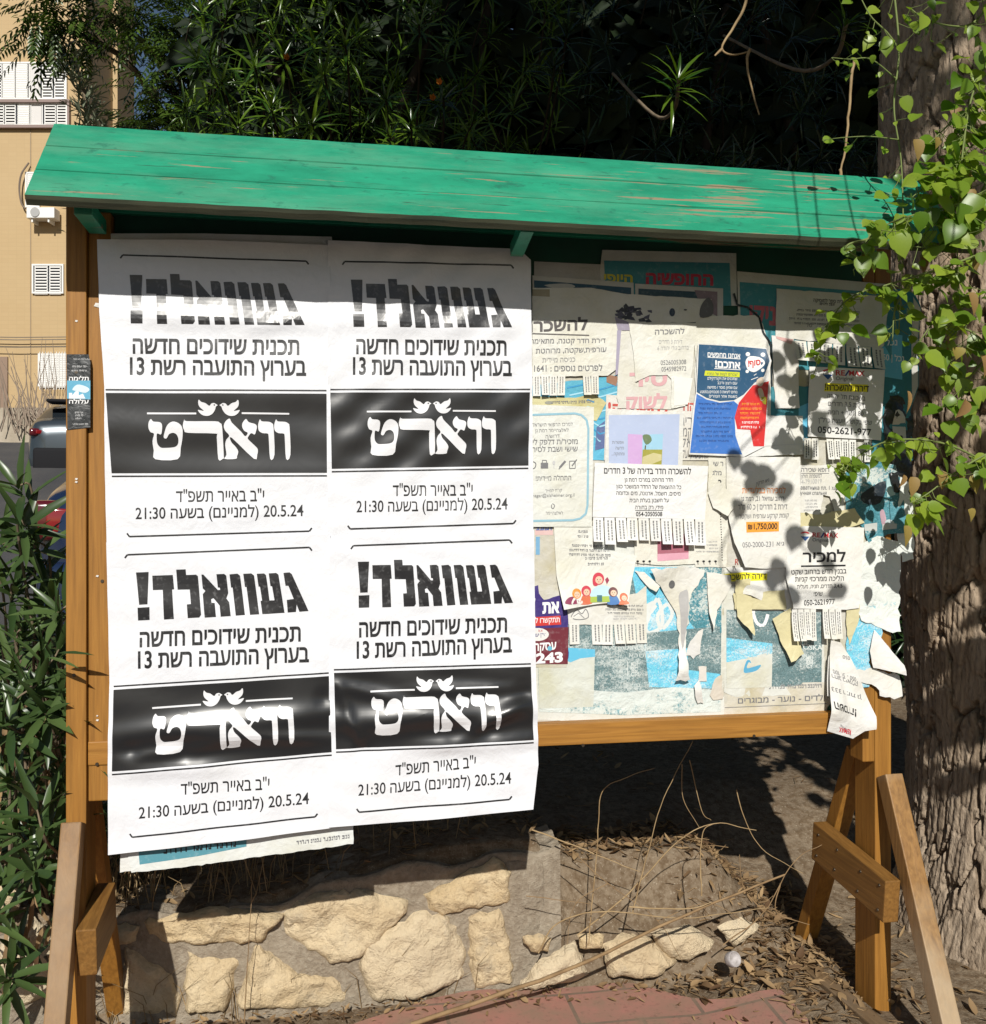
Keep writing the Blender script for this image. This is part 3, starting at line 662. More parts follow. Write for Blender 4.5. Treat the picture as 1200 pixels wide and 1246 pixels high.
# ------------------------------------------------------------------ the small notices on the right half, oldest first
def faded(name, base, light, amt=0.5, sc_=18):       # print rubbed off by weather down to the pale paper
    m, nt, p = new_mat(name); v = coords(nt)
    a = noise(nt, v, sc_*7.0, 8, 0.82, 0.9); b = noise(nt, coords(nt, (6, 6, 12)), 1.0, 6, 0.65)
    s_ = N(nt, 'ShaderNodeMath', operation='MULTIPLY_ADD'); nt.links.new(b, s_.inputs[0]); s_.inputs[1].default_value = 0.8; nt.links.new(a, s_.inputs[2])
    k = ramp(nt, s_.outputs[0], [(1.14-amt*0.5, 0.0), (1.26-amt*0.5, 0.9)])
    w2 = ramp(nt, noise(nt, v, 260, 5, 0.8), [(0.46, 0.0), (0.70, 0.8)])
    cc = mixc(nt, w2, base, tuple(min(0.8, x*1.9+0.05) for x in base)); cc = mixc(nt, k, cc, light)
    nt.links.new(cc, p.inputs['Base Color']); p.inputs['Roughness'].default_value = 0.6; p.inputs['Specular IOR Level'].default_value = 0.3
    bump(nt, p, noise(nt, v, 22.0, 5, 0.6, 0.6), 0.5, 0.02); return m
TEAL = (0.055, 0.20, 0.245); SKYB = (0.12, 0.46, 0.66); DTEAL = (0.075, 0.13, 0.14)
F_TEAL = faded('faded_print', TEAL, (0.62, 0.66, 0.62), 0.38); F_DARK = faded('faded_print', (0.10, 0.17, 0.18), (0.56, 0.61, 0.59), 0.50, 30)
F_PALE = faded('faded_print', (0.16, 0.42, 0.52), (0.74, 0.74, 0.69), 0.95, 9); F_SKY = faded('faded_print', SKYB, (0.60, 0.68, 0.70), 0.46, 34)
F_BRUSH = faded('faded_print', (0.10, 0.24, 0.27), (0.66, 0.69, 0.65), 0.80, 14)
G_SM = 'small notices'
# old base layer that shows between the newer sheets
Paper('old_paper', [(640,392),(1072,405),(1068,770),(1000,872),(650,884)], 2.2, (0.60, 0.58, 0.52), 'large weathered sheet glued flat to the panel under all small notices', 'poster', stain=0.25, jagged=0.6, step=0.03, amp=0.0002).done()
Paper('old_paper', [(650,318),(738,322),(740,345),(650,342)], 3, (0.50, 0.50, 0.50), 'narrow grey paper edge high up under the roof beside the black and white posters', 'notice').done()
o = Paper('poster', [(733,304),(896,308),(897,372),(736,372),(730,330)], 3.6, (0.60, 0.62, 0.60), 'teal poster with yellow and pink lettering tucked under the roof', 'poster')
o.patch('teal_field', [(735,317),(888,320),(890,372),(738,372)], (0.045, 0.235, 0.28))
o.text('היופי', (735,343), (770,344), 9, (0.55, 0.50, 0.05), 0.035); o.text('החופשיה', (786,345), (868,347), 12, (0.45, 0.03, 0.07), 0.04); o.done()
o = Paper('poster', [(648,335),(771,344),(772,400),(648,400)], 5, (0.62, 0.62, 0.60), 'dark blue poster strip between the black and white posters and its twin', 'poster')
o.patch('blue_field', [(650,341),(768,350),(768,400),(650,400)], (0.025, 0.085, 0.14)); o.poly(smooth([(662,347),(690,345),(700,349),(684,352)]), (0.5,0.5,0.48)); o.done()
o = Paper('poster', [(773,345),(880,351),(880,400),(774,400)], 5.4, (0.60, 0.60, 0.58), 'dark blue poster strip with a mauve torn corner, right of its twin', 'poster')
o.patch('blue_field', [(777,351),(866,356),(866,400),(777,400)], (0.03, 0.075, 0.11)); o.patch('mauve_corner', [(845,353),(873,355),(873,385),(860,378),(850,366)], (0.24, 0.18, 0.22), 0.0006); o.done()
o = Paper('poster', [(897,330),(1085,346),(1085,450),(900,450)], 3.6, (0.64, 0.65, 0.62), 'teal poster with a white border and pink letters right under the roof', 'poster')
o.patch('teal_field', [(900,343),(1085,357),(1085,450),(903,450)], (0.05, 0.25, 0.30)); o.text('ניקי', (912,393), (944,395), 20, (0.50, 0.12, 0.16), 0.04); o.done()
o = Paper('poster', [(1076,352),(1098,352),(1110,358),(1117,378),(1118,470),(1108,500),(1112,560),(1060,560),(1066,450)], 4, (0.05, 0.23, 0.29), 'tall teal poster curling at the right edge of the board', 'poster', curls=[(1118,372,0.12,0.02)])
o.patch('blue_field', [(1072,405),(1098,408),(1098,462),(1074,458)], SKYB); o.patch('white_edge', [(1108,362),(1116,378),(1117,470),(1110,490)], (0.52, 0.50, 0.46), 0.0004)
o.text('נכל', (1078,420), (1092,420), 6, WHITE, 0.03); o.text('נכל | 50', (1074,438), (1100,440), 6, WHITE, 0.02); o.disc(1090, 366, 6, 5, (0.02,0.10,0.14)); o.done()
# the faded festival poster and its right neighbour
def festival(poly, label, x0, sx):
    P = Paper('poster', poly, 3.0, (0.70, 0.71, 0.67), label, 'poster', jagged=0.3, step=0.02); P.tstep = 0.02
    return P
o = festival([(648,640),(882,648),(881,874),(760,880),(652,876)], 'large faded teal festival poster with white scratches at the foot of the board', 0, 1)
o.patch('faded_field', [(652,700),(878,690),(877,866),(760,870),(656,866)], None, mat=F_DARK)
o.patch('blue_field', [(768,690),(878,690),(876,762),(838,772),(836,815),(876,820),(876,838),(790,836),(784,780)], None, 0.0006, mat=F_SKY)
o.patch('dark_field', [(836,690),(878,690),(878,770),(850,772),(838,755)], None, 0.0007, mat=F_TEAL)
o.patch('faded_field', [(786,770),(876,762),(876,786),(786,792)], None, 0.0009, mat=F_DARK)
o.patch('brushed_edge', [(656,846),(700,838),(760,843),(820,836),(877,840),(877,866),(760,870),(656,866)], None, 0.0008, mat=F_BRUSH)
o.patch('pale_lake', [(690,790),(724,792),(722,860),(656,862),(655,808),(672,800)], None, 0.0010, mat=paper_mat((0.66, 0.68, 0.62), 0, 0.2)); o.patch('blue_water', [(690,788),(724,790),(724,799),(706,801),(694,806),(688,803)], SKYB, 0.0012)
o.text('INDEPENDENCE NIGHT', (733,790), (806,791), 5.6, (0.60,0.64,0.62), 0.01); o.text('המוסכא', (765,800), (800,800), 4.6, (0.5,0.56,0.55), 0.01)
for i, t_ in enumerate(('MU', 'SIC', 'CITY')): o.text(t_, (768,811+i*6), (774+2*i,811+i*6), 4.4, (0.62,0.66,0.64), 0.02)
o.line((764,805),(764,822),1.0,(0.62,0.66,0.64))
for a, b, c_, dd in (((786,760),(800,728),(806,760),(790,770)), ((800,750),(812,735),(818,748),(806,765))):
    o.ring(smooth([a, b, c_, dd])+[a], 4.5, (0.66,0.68,0.66))
o.poly([(760,750),(794,731),(800,738),(789,752),(781,768),(775,766),(783,748)], (0.66,0.68,0.66))
o.poly(smooth([(683,823),(690,816),(698,817),(705,813),(701,821),(692,826)]), SKYB); o.ring([(692,826),(691,840),(694,850),(690,858)], 1.2, (0.2,0.25,0.25)); o.poly(smooth([(659,845),(664,838),(664,852),(661,858)]), SKYB); o.done()
o = festival([(881,690),(1002,700),(1003,838),(960,846),(895,848),(881,842)], 'faded teal festival poster with a blue swan, right of the larger scratched one', 0, 1)
o.patch('faded_field', [(884,742),(1000,745),(1000,835),(884,836)], None, mat=F_DARK)
o.patch('blue_field', [(884,776),(940,783),(940,795),(884,806)], SKYB, 0.0006, mat=F_SKY)
o.patch('pale_lake', [(884,806),(940,793),(939,836),(884,838)], None, 0.0006, mat=paper_mat((0.70, 0.71, 0.66), 0, 0.2))
o.patch('dark_field', [(884,742),(935,745),(935,775),(884,776)], None, 0.0006, mat=F_DARK); o.patch('dark_field', [(945,770),(1000,775),(1000,800),(945,812)], None, 0.0006, mat=F_DARK)
o.ring(smooth([(917,742),(921,758),(930,760),(934,742)])[:-3], 4, WHITE)
o.poly(smooth([(905,818),(908,805),(912,803),(914,807),(911,806),(909,813),(918,811),(926,809),(922,815),(914,818)]), (0.10,0.36,0.55))
o.text('UL', (974,785), (985,785), 5, (0.62,0.66,0.64), 0.03); o.text('OSKA', (977,790), (1001,791), 5, (0.62,0.66,0.64), 0.02)
for i, t_ in enumerate(('MU', 'BI', 'CY')): o.text(t_, (981,803+i*5), (989,803+i*5), 4, (0.62,0.66,0.64), 0.02)
o.done()
o = Paper('notice', [(880,832),(1006,830),(1006,866),(880,870)], 2.7, (0.66, 0.63, 0.56), 'stained cream strip with spaced black letters along the bottom right of the panel', 'notice', stain=0.3, jagged=0.4)
o.text('ילדים - נוער - מבוגרים', (898,856), (1004,852), 6, GREY, 0.012); o.scrib(916, 839, 998, 836, 1, 5, (0.25,0.25,0.25), -0.03); o.line((882,861),(1006,856),0.7,GREY); o.done()
# blue wave picture
o = Paper('poster', [(640,470),(765,455),(766,545),(742,560),(640,560)], 3.4, SKYB, 'bright blue wave picture showing through between torn notices', 'poster', jagged=0.5)
for k in range(8): o.ring([(690+k*3,472+k*9),(710+k*2,468+k*9),(730,474+k*9),(758,466+k*9)], 1.8, (0.35,0.62,0.74) if k % 2 else (0.04,0.28,0.52))
o.poly([(738,456),(752,458),(750,470),(738,465)], (0.30,0.16,0.10)); o.poly([(726,520),(736,512),(736,545),(724,548)], (0.10,0.14,0.30)); o.done()
o = Paper('notice', [(648,482),(700,484),(724,478),(738,490),(726,512),(648,508)], 4.6, (0.66, 0.62, 0.36), 'yellowed paper strip just above the notice with a rounded blue frame', 'notice', stain=0.3, jagged=0.4)
o.scrib(655, 492, 722, 490, 1, 3.4, GREY, -0.03); o.disc(668, 490, 5, 2, (0.3,0.3,0.25)); o.done()
# to let, big serif letters
o = Paper('notice', [(648,350),(720,350),(764,358),(866,364),(862,378),(846,392),(764,394),(756,404),(752,448),(740,457),(648,458)], 8, CREAM, 'heavy black lettered notice to let with tear-off slips, beside the black and white posters', 'notice', G_SM, amp=0.001, gloss=0.25, jagged=0.3)
o.patch('tape', [(648,352),(669,352),(669,361),(648,360)], (0.36,0.32,0.22), 0.0006)
o.text('להשכרה', (636,404), (715,401), 11.5, (0.09,0.08,0.08), 0.03); o.line((648,406),(717,408),1.4,(0.1,0.09,0.09))
o.text('דירת חדר קטנה, מתאימה', (645,418), (737,417), 5.0, GREY, 0.012); o.text('עורפית,שקטה, מרוהטת', (652,430), (738,428), 5.2, GREY, 0.012)
o.text('כניסה מיידית', (660,441), (700,440), 5.0, (0.28,0.28,0.28), 0.005); o.text('לפרטים נוספים : 1641', (650,452), (733,451), 6.2, GREY, 0.014)
for k in range(26):
    a = rng.uniform(0, 1); x = 745+a*42+rng.uniform(-4, 4); y = 372+rng.uniform(0, 14)+abs(a-0.4)*8; o.poly([(x,y),(x+rng.uniform(3,9),y+rng.uniform(-4,1)),(x+rng.uniform(4,10),y+rng.uniform(1,5)),(x+1,y+rng.uniform(2,5))], rng.choice([(0.05,0.05,0.08),(0.10,0.10,0.14),(0.04,0.045,0.06)]))
o.poly([(748,385),(765,392),(768,402),(752,402)], (0.30,0.27,0.34)); o.poly([(751,402),(756,402),(752,455),(749,457)], (0.35,0.32,0.42)); o.disc(818, 380, 3.5, 5, (0.03,0.05,0.09)); o.disc(834, 377, 2, 1, (0.05,0.05,0.06))
o.poly(smooth([(853,372),(862,362),(868,372),(866,384),(852,386)]), (0.12,0.12,0.13)); o.tabs(648, 456, 729, 456, 26, 8, missing=(4, 5), lens=[1.0,0.96,0.98,0.97,1,1,0.95,0.93]); o.done()
# red overprint sheet and the sheet with two phone numbers
o = Paper('notice', [(738,480),(838,488),(860,500),(862,560),(735,560)], 5.2, (0.74, 0.72, 0.68), 'older white notice with heavy red letters, mostly hidden behind the lilac picture sheet', 'notice')
o.text('להשכרה!', (740,503), (814,505), 11, (0.52,0.08,0.06), 0.035); o.text('הדר', (828,499), (845,500), 9, (0.50,0.10,0.08), 0.03)
for i, t_ in enumerate(('ריג', 'קמו', 'אל')): o.text(t_, (829,518+i*13), (842,518+i*13), 10, GREY, 0.0)
o.text('החפשה, עלו', (829,557), (862,558), 9, GREY, 0.0); o.done()
o = Paper('notice', [(752,401),(772,402),(774,466),(792,457),(818,458),(820,498),(751,497)], 7, (0.72, 0.71, 0.66), 'torn notice with faint pink letters showing through, under the page with two phone numbers', 'notice', jagged=0.4, amp=0.0008)
o.text('סיר', (766,470), (812,468), 15, (0.62,0.36,0.38), 0.04); o.text('לשוק', (762,497), (812,496), 13, (0.62,0.36,0.38), 0.04); o.done()
o = Paper('notice', [(765,392),(848,393),(846,415),(843,445),(834,494),(817,497),(817,461),(812,456),(790,457),(773,465),(771,430)], 9.5, CREAM, 'white page to let with two phone numbers and a ragged foot', 'notice', G_SM, amp=0.001, gloss=0.3, jagged=0.35)
o.text('להשכרה', (797,407), (833,406), 5.6, GREY, 0.012); o.text('דירת 3 חדרים', (802,418), (830,418), 4, (0.4,0.4,0.4)); o.text('ברחוב גורי יהודה 6', (800,426), (838,425), 4, (0.4,0.4,0.4))
o.text('0526005308', (804,444), (835,443), 4.6, GREY, 0.002); o.text('0545982972', (805,452), (835,451), 4.6, GREY, 0.002); o.patch('slip', [(820,458),(843,460),(837,492),(820,494)], (0.77,0.76,0.71), 0.0009); o.scrib(822, 465, 838, 475, 3, 2, GREY, 0, 'c'); o.done()
# plastic-covered white sheets in the middle right
o = Paper('notice', [(846,384),(925,384),(930,400),(938,425),(938,505),(846,500)], 6.2, CREAM, 'blank white sheet behind the blue and red flyer, dark torn edge on its right', 'notice', G_SM, jagged=0.5)
o.ring([(893,357),(897,371),(910,374),(924,386),(929,405),(938,418),(939,470)], 2.6, (0.012,0.02,0.025)); o.done()
o = Paper('notice', [(939,408),(966,412),(972,440),(971,497),(944,497),(941,450)], 7.8, (0.76, 0.75, 0.73), 'narrow blank white page hanging right of the blue and red flyer', 'notice', G_SM, jagged=0.3, curls=[(972,497,0.08,0.012)]); o.poly([(944,409),(965,413),(963,419),(945,412)], (0.62,0.38,0.36)); o.done()
o = Paper('poster', [(935,470),(985,470),(985,545),(972,552),(966,530),(930,520)], 5.0, (0.06, 0.26, 0.32), 'teal poster strip between two white pages left of the highlighted rent notice', 'poster', jagged=0.3)
o.patch('blue_field', [(972,495),(984,490),(983,545),(972,552)], SKYB); o.done()
o = Paper('notice', [(884,505),(977,506),(978,553),(900,556)], 9, (0.77, 0.77, 0.75), 'blank plastic covered page below the blue and red flyer', 'notice', G_SM, gloss=0.4, jagged=0.3); o.line((890,545),(976,540),0.8,(0.6,0.6,0.58)); o.done()
# the lilac picture sheet
o = Paper('notice', [(739,497),(832,502),(830,590),(735,585)], 10.5, (0.76, 0.76, 0.74), 'white sheet with a lilac field and a small photo of a meadow', 'notice', G_SM, gloss=0.45, amp=0.001)
o.patch('lilac_field', [(741,505),(827,504),(825,566),(741,564)], (0.43, 0.50, 0.68), 0.0004, 0.6); o.patch('pink_field', [(764,528),(782,529),(781,566),(764,565)], (0.56,0.36,0.62), 0.0007); o.patch('photo', [(782,529),(807,528),(805,566),(781,566)], (0.32,0.55,0.70), 0.0007)
o.poly([(782,547),(806,547),(805,566),(781,566)], (0.34,0.32,0.06), 0.001); o.poly([(782,556),(795,551),(805,553),(805,560),(790,566),(781,566)], (0.55,0.50,0.26), 0.0012); o.ring([(787,530),(785,546),(786,555)], 1.5, (0.10,0.09,0.03)); o.poly(smooth([(782,530),(790,529),(793,536),(786,541)]), (0.14,0.2,0.10), 0.0012)
o.text('אפשרות', (745,540), (759,540), 3.2, GREY); o.text('חדשה', (749,547), (759,547), 3.2, GREY); o.text('ומתוקה...', (744,554), (760,554), 3.2, GREY); o.done()
# rounded blue frame notice
o = Paper('notice', [(640,492),(723,495),(720,641),(640,641)], 11, (0.74, 0.75, 0.71), 'job notice inside a rounded pale blue frame with a row of small icons', 'notice', G_SM, gloss=0.3, amp=0.001)
fr = [(640,505),(700,503),(708,505),(714,511),(716,522),(715,615),(713,625),(706,631),(697,633),(640,634)]
o.ring(fr, 2.6, (0.26,0.46,0.56))
for s_, a, b, h, bd in (('למרכז הרפואי הישראלי', (647,519),(697,518),3.6,0), ('לאלצהיימר רמת גן', (651,526),(692,525),3.4,0), ('דרוש/ה', (664,533),(681,532),3.4,0), ('מזכיר/ת דלפק ליום', (641,541),(703,540),5.4,.01), ('שישי ושבת לסירוגין', (638,550),(703,549),5.4,.01), ('התחלה מיידית!', (652,585),(695,584),5,.006), ('קו"ח למייל', (664,599),(684,598),3,0), ('hagar@alzheimer.org.il', (648,605),(699,604),3.2,0), ('לאלצהיימר', (664,626),(685,626),3.2,0)):
    o.text(s_, a, b, h, GREY, bd)
o.poly([(658,563),(667,563),(667,570),(658,570)], GREY); o.ring([(660,563),(660,560),(665,560),(665,563)], 1, GREY); o.line((681,569),(688,561),2.6,GREY); o.line((680,571),(682,568),1.2,GREY); o.ring([(693,561),(700,561),(700,570),(693,570),(693,561)], 0.9, GREY); o.line((696,567),(702,559),1.4,GREY); o.disc(674,563,1.8,2.6,(0.5,0.5,0.5)); o.line((674,566),(674,570),0.8,(0.5,0.5,0.5)); o.ring(smooth([(648,562),(652,564),(651,569),(647,570)]), 1.2, GREY); o.ring(smooth([(672,613),(675,615),(673,619),(671,617)]), 0.9, GREY); o.done()
# notepad pages behind the room notice
o = Paper('notice', [(772,600),(884,598),(886,640),(884,690),(846,690),(846,686),(812,688),(780,686),(772,684)], 6.6, (0.75, 0.73, 0.65), 'cream calendar page with a dotted edge and tiny black marks, behind the room notice', 'notice', jagged=0.25)
for k in range(26): o.disc(876+0.12*k, 604+k*3.1, 0.75, 0.75, K, n=6)
for k in range(14):
    x = 776+k*7.3
    if 796 < x < 844: continue
    o.disc(x, 683, 1.7, 1.3, K, n=8); o.line((x,683),(x+0.6,687),0.7,K)
o.scrib(862, 660, 874, 672, 4, 1.8, (0.4,0.4,0.4), 0, 'c'); o.scrib(846, 664, 876, 672, 2, 1.8, (0.4,0.4,0.4), 0, 'c'); o.patch('pink_stripe', [(800,660),(838,662),(838,680),(800,683)], (0.66,0.34,0.42)); o.patch('maroon_stripe', [(800,648),(838,650),(838,672),(800,674)], (0.36,0.12,0.16), 0.0006); o.done()
o = Paper('notice', [(862,552),(886,556),(884,600),(862,600)], 6.8, (0.75, 0.74, 0.68), 'scrap of white notice with black letters left of the exclusive sale page', 'notice', jagged=0.4)
o.text('ר שי', (868,567), (880,567), 5, GREY, 0.01); o.text('מלג', (867,578), (878,578), 4.5, GREY, 0.01); o.text('R', (874,591), (879,591), 6, K, 0.02); o.done()
# room to let with tear-offs
o = Paper('notice', [(724,563),(862,567),(858,632),(721,629)], 15, (0.80, 0.80, 0.80), 'clean white notice for a room to let with ten vertical tear-off slips', 'notice', G_SM, amp=0.0008, stain=0.04)
for s_, a, b, h, bd in (('להשכרה חדר בדירה של 3 חדרים', (735,576),(841,577),6.2,.014), ('חדר מרוהט במרכז רמת גן', (760,586),(819,586),4,.004), ('כל ההוצאות של החדר המושכר כגון', (750,594),(829,595),4,.004), ('מיסים, חשמל, ארנונה, מים וכדומה', (750,602),(828,603),4,.004), ('על חשבון בעלת הבית', (766,611),(814,611),4,.004), ('מידי, רק בחורה', (773,619.5),(807,619.5),4,.004), ('054-2050508', (774,628),(806,628),4.4,.014)):
    o.text(s_, a, b, h, K, bd)
o.line((773,621),(807,621),0.6,K); o.tabs(721, 629.5, 859, 632, 28, 10, c=(0.80,0.80,0.80), lens=[1.05,1.16,1.04,0.96,0.96,0.98,1.10,1.13,1.12,1.14], curl=0.010); o.done()
# white strip left, purple and maroon ad
o = Paper('poster', [(650,640),(690,640),(692,735),(690,812),(650,812)], 4.2, (0.62, 0.60, 0.54), 'pale paper with a pink and a blue strip left of the storytelling flyer', 'poster', stain=0.3, jagged=0.4)
o.patch('pink_strip', [(651,645),(673,645),(673,651),(651,651)], (0.66,0.46,0.44)); o.patch('blue_strip', [(652,653),(657,653),(657,675),(652,675)], (0.18,0.38,0.58)); o.text('דגמבצ', (652,645), (672,645), 4.5, (0.06,0.10,0.34), 0.03); o.done()
o = Paper('poster', [(648,714),(655,712),(656,722),(662,730),(690,722),(693,748),(691,764),(692,800),(688,808),(648,808)], 5.2, (0.055, 0.035, 0.20), 'purple and maroon advertisement with bold white letters and a red button', 'poster', gloss=0.3, stain=0.05, jagged=0.3)
o.patch('maroon_field', [(648,765),(692,763),(691,808),(648,808)], (0.15,0.022,0.035)); o.patch('red_button', [(648,751),(682,749),(683,760),(648,762)], (0.55,0.04,0.035), 0.0006)
o.text('את', (660,746), (681,745), 12, WHITE, 0.045); o.line((648,744),(650,728),3,WHITE); o.text('תתקשרו ל', (651,758), (681,757), 5.4, WHITE, 0.012); o.disc(654,772,14,8,(0.72,0.71,0.69)); o.text('ערן יעוץ', (649,775), (664,774), 3.6, (0.05,0.05,0.2), 0.02); o.text('א.א', (655,769), (660,769), 3, (0.5,0.06,0.05), 0.01)
o.text('עסקה', (650,792), (677,790), 8.5, WHITE, 0.03); o.disc(669,789,3,3,(0.12,0.42,0.56),0.001,10); o.text('243', (652,807), (685,805), 9.5, WHITE, 0.045); o.done()
# page with slips under the storytelling flyer
o = Paper('notice', [(690,738),(775,722),(787,712),(787,760),(692,760)], 6.2, (0.74, 0.73, 0.69), 'printed page with tear-off slips hanging under the storytelling flyer', 'notice', G_SM, jagged=0.25)
o.scrib(735, 738, 783, 747, 3, 2.4, GREY, 0.01); o.scrib(745, 751, 775, 754, 2, 2, (0.4,0.4,0.4), 0, 'c'); o.ring(smooth([(695,751),(702,742),(708,747),(713,741),(716,751),(705,754)]), 0.9, GREY); o.ring([(698,750),(704,746),(711,752)], 0.7, GREY); o.tabs(692, 758, 787, 757, 26, 7, missing=(1,), lens=[1.0,1,1.02,1.03,0.98,0.98,0.98]); o.done()
o = Paper('flyer', [(674,641),(722,640),(722,668),(775,676),(772,692),(761,736),(741,733),(726,735),(684,741),(677,700)], 9.5, (0.77, 0.77, 0.72), 'flyer with a colourful drawing of a storyteller and children', 'flyer', G_SM, amp=0.0012, curls=[(684,741,0.11,0.022),(761,736,0.11,0.02)])
o.scrib(702, 648, 718, 654, 2, 3, GREY, 0.02, 'c'); o.scrib(690, 665, 745, 676, 3, 3, GREY, 0.02, 'c'); o.scrib(712, 681, 738, 688, 2, 3.2, GREY, -0.02, 'c')
def head(x, y, r, hair, skin=(0.74,0.50,0.36), body=None):
    if body: o.poly(smooth([(x-r*1.5,735),(x-r,y+r*1.2),(x,y+r*0.9),(x+r,y+r*1.2),(x+r*1.5,734)]), body, 0.0007)
    o.disc(x, y, r*1.25, r*1.35, hair, 0.0010); o.disc(x+r*0.1, y+r*0.3, r*0.8, r*0.85, skin, 0.0013)
    for dx in (-0.25, 0.35): o.disc(x+r*dx, y+r*0.2, r*0.1, r*0.13, K, 0.0016, 6)
    o.disc(x+r*0.05, y+r*0.7, r*0.16, r*0.09, (0.5,0.08,0.08), 0.0016, 6)
o.poly(smooth([(718,727),(722,716),(734,712),(744,717),(742,728),(730,731)]), (0.48,0.66,0.76), 0.0006); o.poly(smooth([(686,734),(690,727),(698,726),(704,734)]), (0.26,0.05,0.10), 0.0006)
head(728, 704, 5.5, (0.56,0.05,0.08)); o.poly(smooth([(721,704),(722,712),(727,712),(724,704)]), (0.56,0.05,0.08), 0.0011); head(701, 722, 4.6, (0.72,0.26,0.04), body=(0.7,0.7,0.66)); head(713, 719, 4.8, (0.56,0.06,0.09), body=(0.62,0.16,0.08)); head(745, 720, 4.4, (0.14,0.05,0.05), body=(0.08,0.20,0.46)); head(757, 726, 3.8, (0.68,0.12,0.04), body=(0.7,0.2,0.1))
o.poly([(718,733),(718,726),(740,725),(741,732)], (0.36,0.48,0.08), 0.0012); o.poly([(726,732),(726,724),(732,724),(732,732)], (0.06,0.16,0.18), 0.0016); o.poly([(736,705),(739,702),(741,706),(738,711)], (0.30,0.04,0.08)); o.done()
# torn white strips hanging over the festival poster
o = Paper('torn_paper', [(790,692),(846,690),(858,694),(850,712),(842,722),(838,745),(836,770),(834,800),(838,826),(820,828),(826,790),(824,752),(812,728),(797,708)], 9, (0.77, 0.76, 0.72), 'long torn white strip hanging down over the festival poster, ragged and narrowing', 'paper scrap', stain=0.15, jagged=1.1, curls=[(800,692,0.10,0.015),(826,815,0.09,0.022)], amp=0.003); o.disc(817, 711, 4, 5, (0.13,0.13,0.13)); o.poly(smooth([(826,725),(832,719),(838,721),(836,760),(830,790),(828,750)]), (0.42,0.41,0.40)); o.done()
Paper('torn_paper', [(772,694),(784,696),(802,713),(797,720),(790,716)], 8, (0.76, 0.75, 0.72), 'short torn strip peeling left of the long white one', 'paper scrap', jagged=0.5, curls=[(797,718,0.06,0.012)]).done()
Paper('torn_paper', [(860,696),(888,700),(890,712),(882,728),(872,742),(866,766),(862,740)], 9, (0.77, 0.76, 0.72), 'pointed torn white flap below the calendar page, beside the highlighted slip', 'paper scrap', jagged=0.5, curls=[(864,762,0.09,0.016)], amp=0.0015).done()
Paper('torn_paper', [(850,768),(856,765),(852,790),(844,802),(834,798),(840,780)], 6, (0.72, 0.71, 0.69), 'small grey-white peeled scrap on the bright blue of the festival poster', 'paper scrap', jagged=0.9, amp=0.002).done()
Paper('torn_paper', [(850,811),(860,811),(860,829),(850,829)], 5, (0.70, 0.66, 0.62), 'small upright white scrap near the foot of the festival poster', 'paper scrap', jagged=0.4).done()
Paper('torn_paper', [(844,834),(850,827),(853,842),(856,856),(849,856),(845,846)], 8, (0.74, 0.72, 0.68), 'curled pointed white scrap at the foot of the festival poster', 'paper scrap', jagged=0.5, curls=[(847,840,0.05,0.012)]).done()
Paper('torn_paper', [(870,826),(879,821),(880,850),(868,852),(864,846)], 6, (0.66, 0.60, 0.52), 'beige peeled scrap beside the swan poster', 'paper scrap', jagged=0.6).done()
# highlighted slip
o = Paper('notice', [(884,690),(966,690),(972,742),(958,745),(912,724),(899,722),(896,702)], 7.5, (0.77, 0.76, 0.73), 'white scrap with one line highlighted in yellow, under the exclusive sale page', 'notice', G_SM, jagged=0.4, curls=[(912,722,0.07,0.012)])
o.patch('highlight', [(877,699),(905,696),(934,698),(933,706),(878,708)], (0.80,0.72,0.02), 0.0004); o.text('דירה להשכרה!', (878,706), (932,704), 6, K, 0.016); o.text('יהודה', (884,714), (898,713), 4, GREY); o.done()
# bits of masking tape
def tape(poly, label, d=11, c=(0.66,0.60,0.36), curl=()):
    Paper('masking_tape', poly, d, c, label, 'tape', 'strips of yellow masking tape on the right half', gloss=0.25, stain=0.06, jagged=0.5, amp=0.0012, curls=curl).done()
tape([(892,722),(955,718),(957,742),(894,741)], 'wide horizontal strip of yellow masking tape under the highlighted slip')
tape([(895,706),(914,704),(916,773),(897,750)], 'short vertical strip of yellow masking tape hanging to a point', 13, curl=[(912,770,0.09,0.015)])
tape([(940,753),(962,740),(977,795),(960,805)], 'slanted strip of yellow masking tape left of the tall sale notice', 12, curl=[(962,803,0.08,0.016)])
tape([(974,624),(1000,626),(1040,618),(1052,636),(1010,650),(974,646)], 'yellow masking tape across the top of the tall sale notice', 10)
tape([(1030,736),(1046,734),(1046,752),(1034,785),(1030,760)], 'yellow masking tape at the lower right of the tall sale notice', 9)
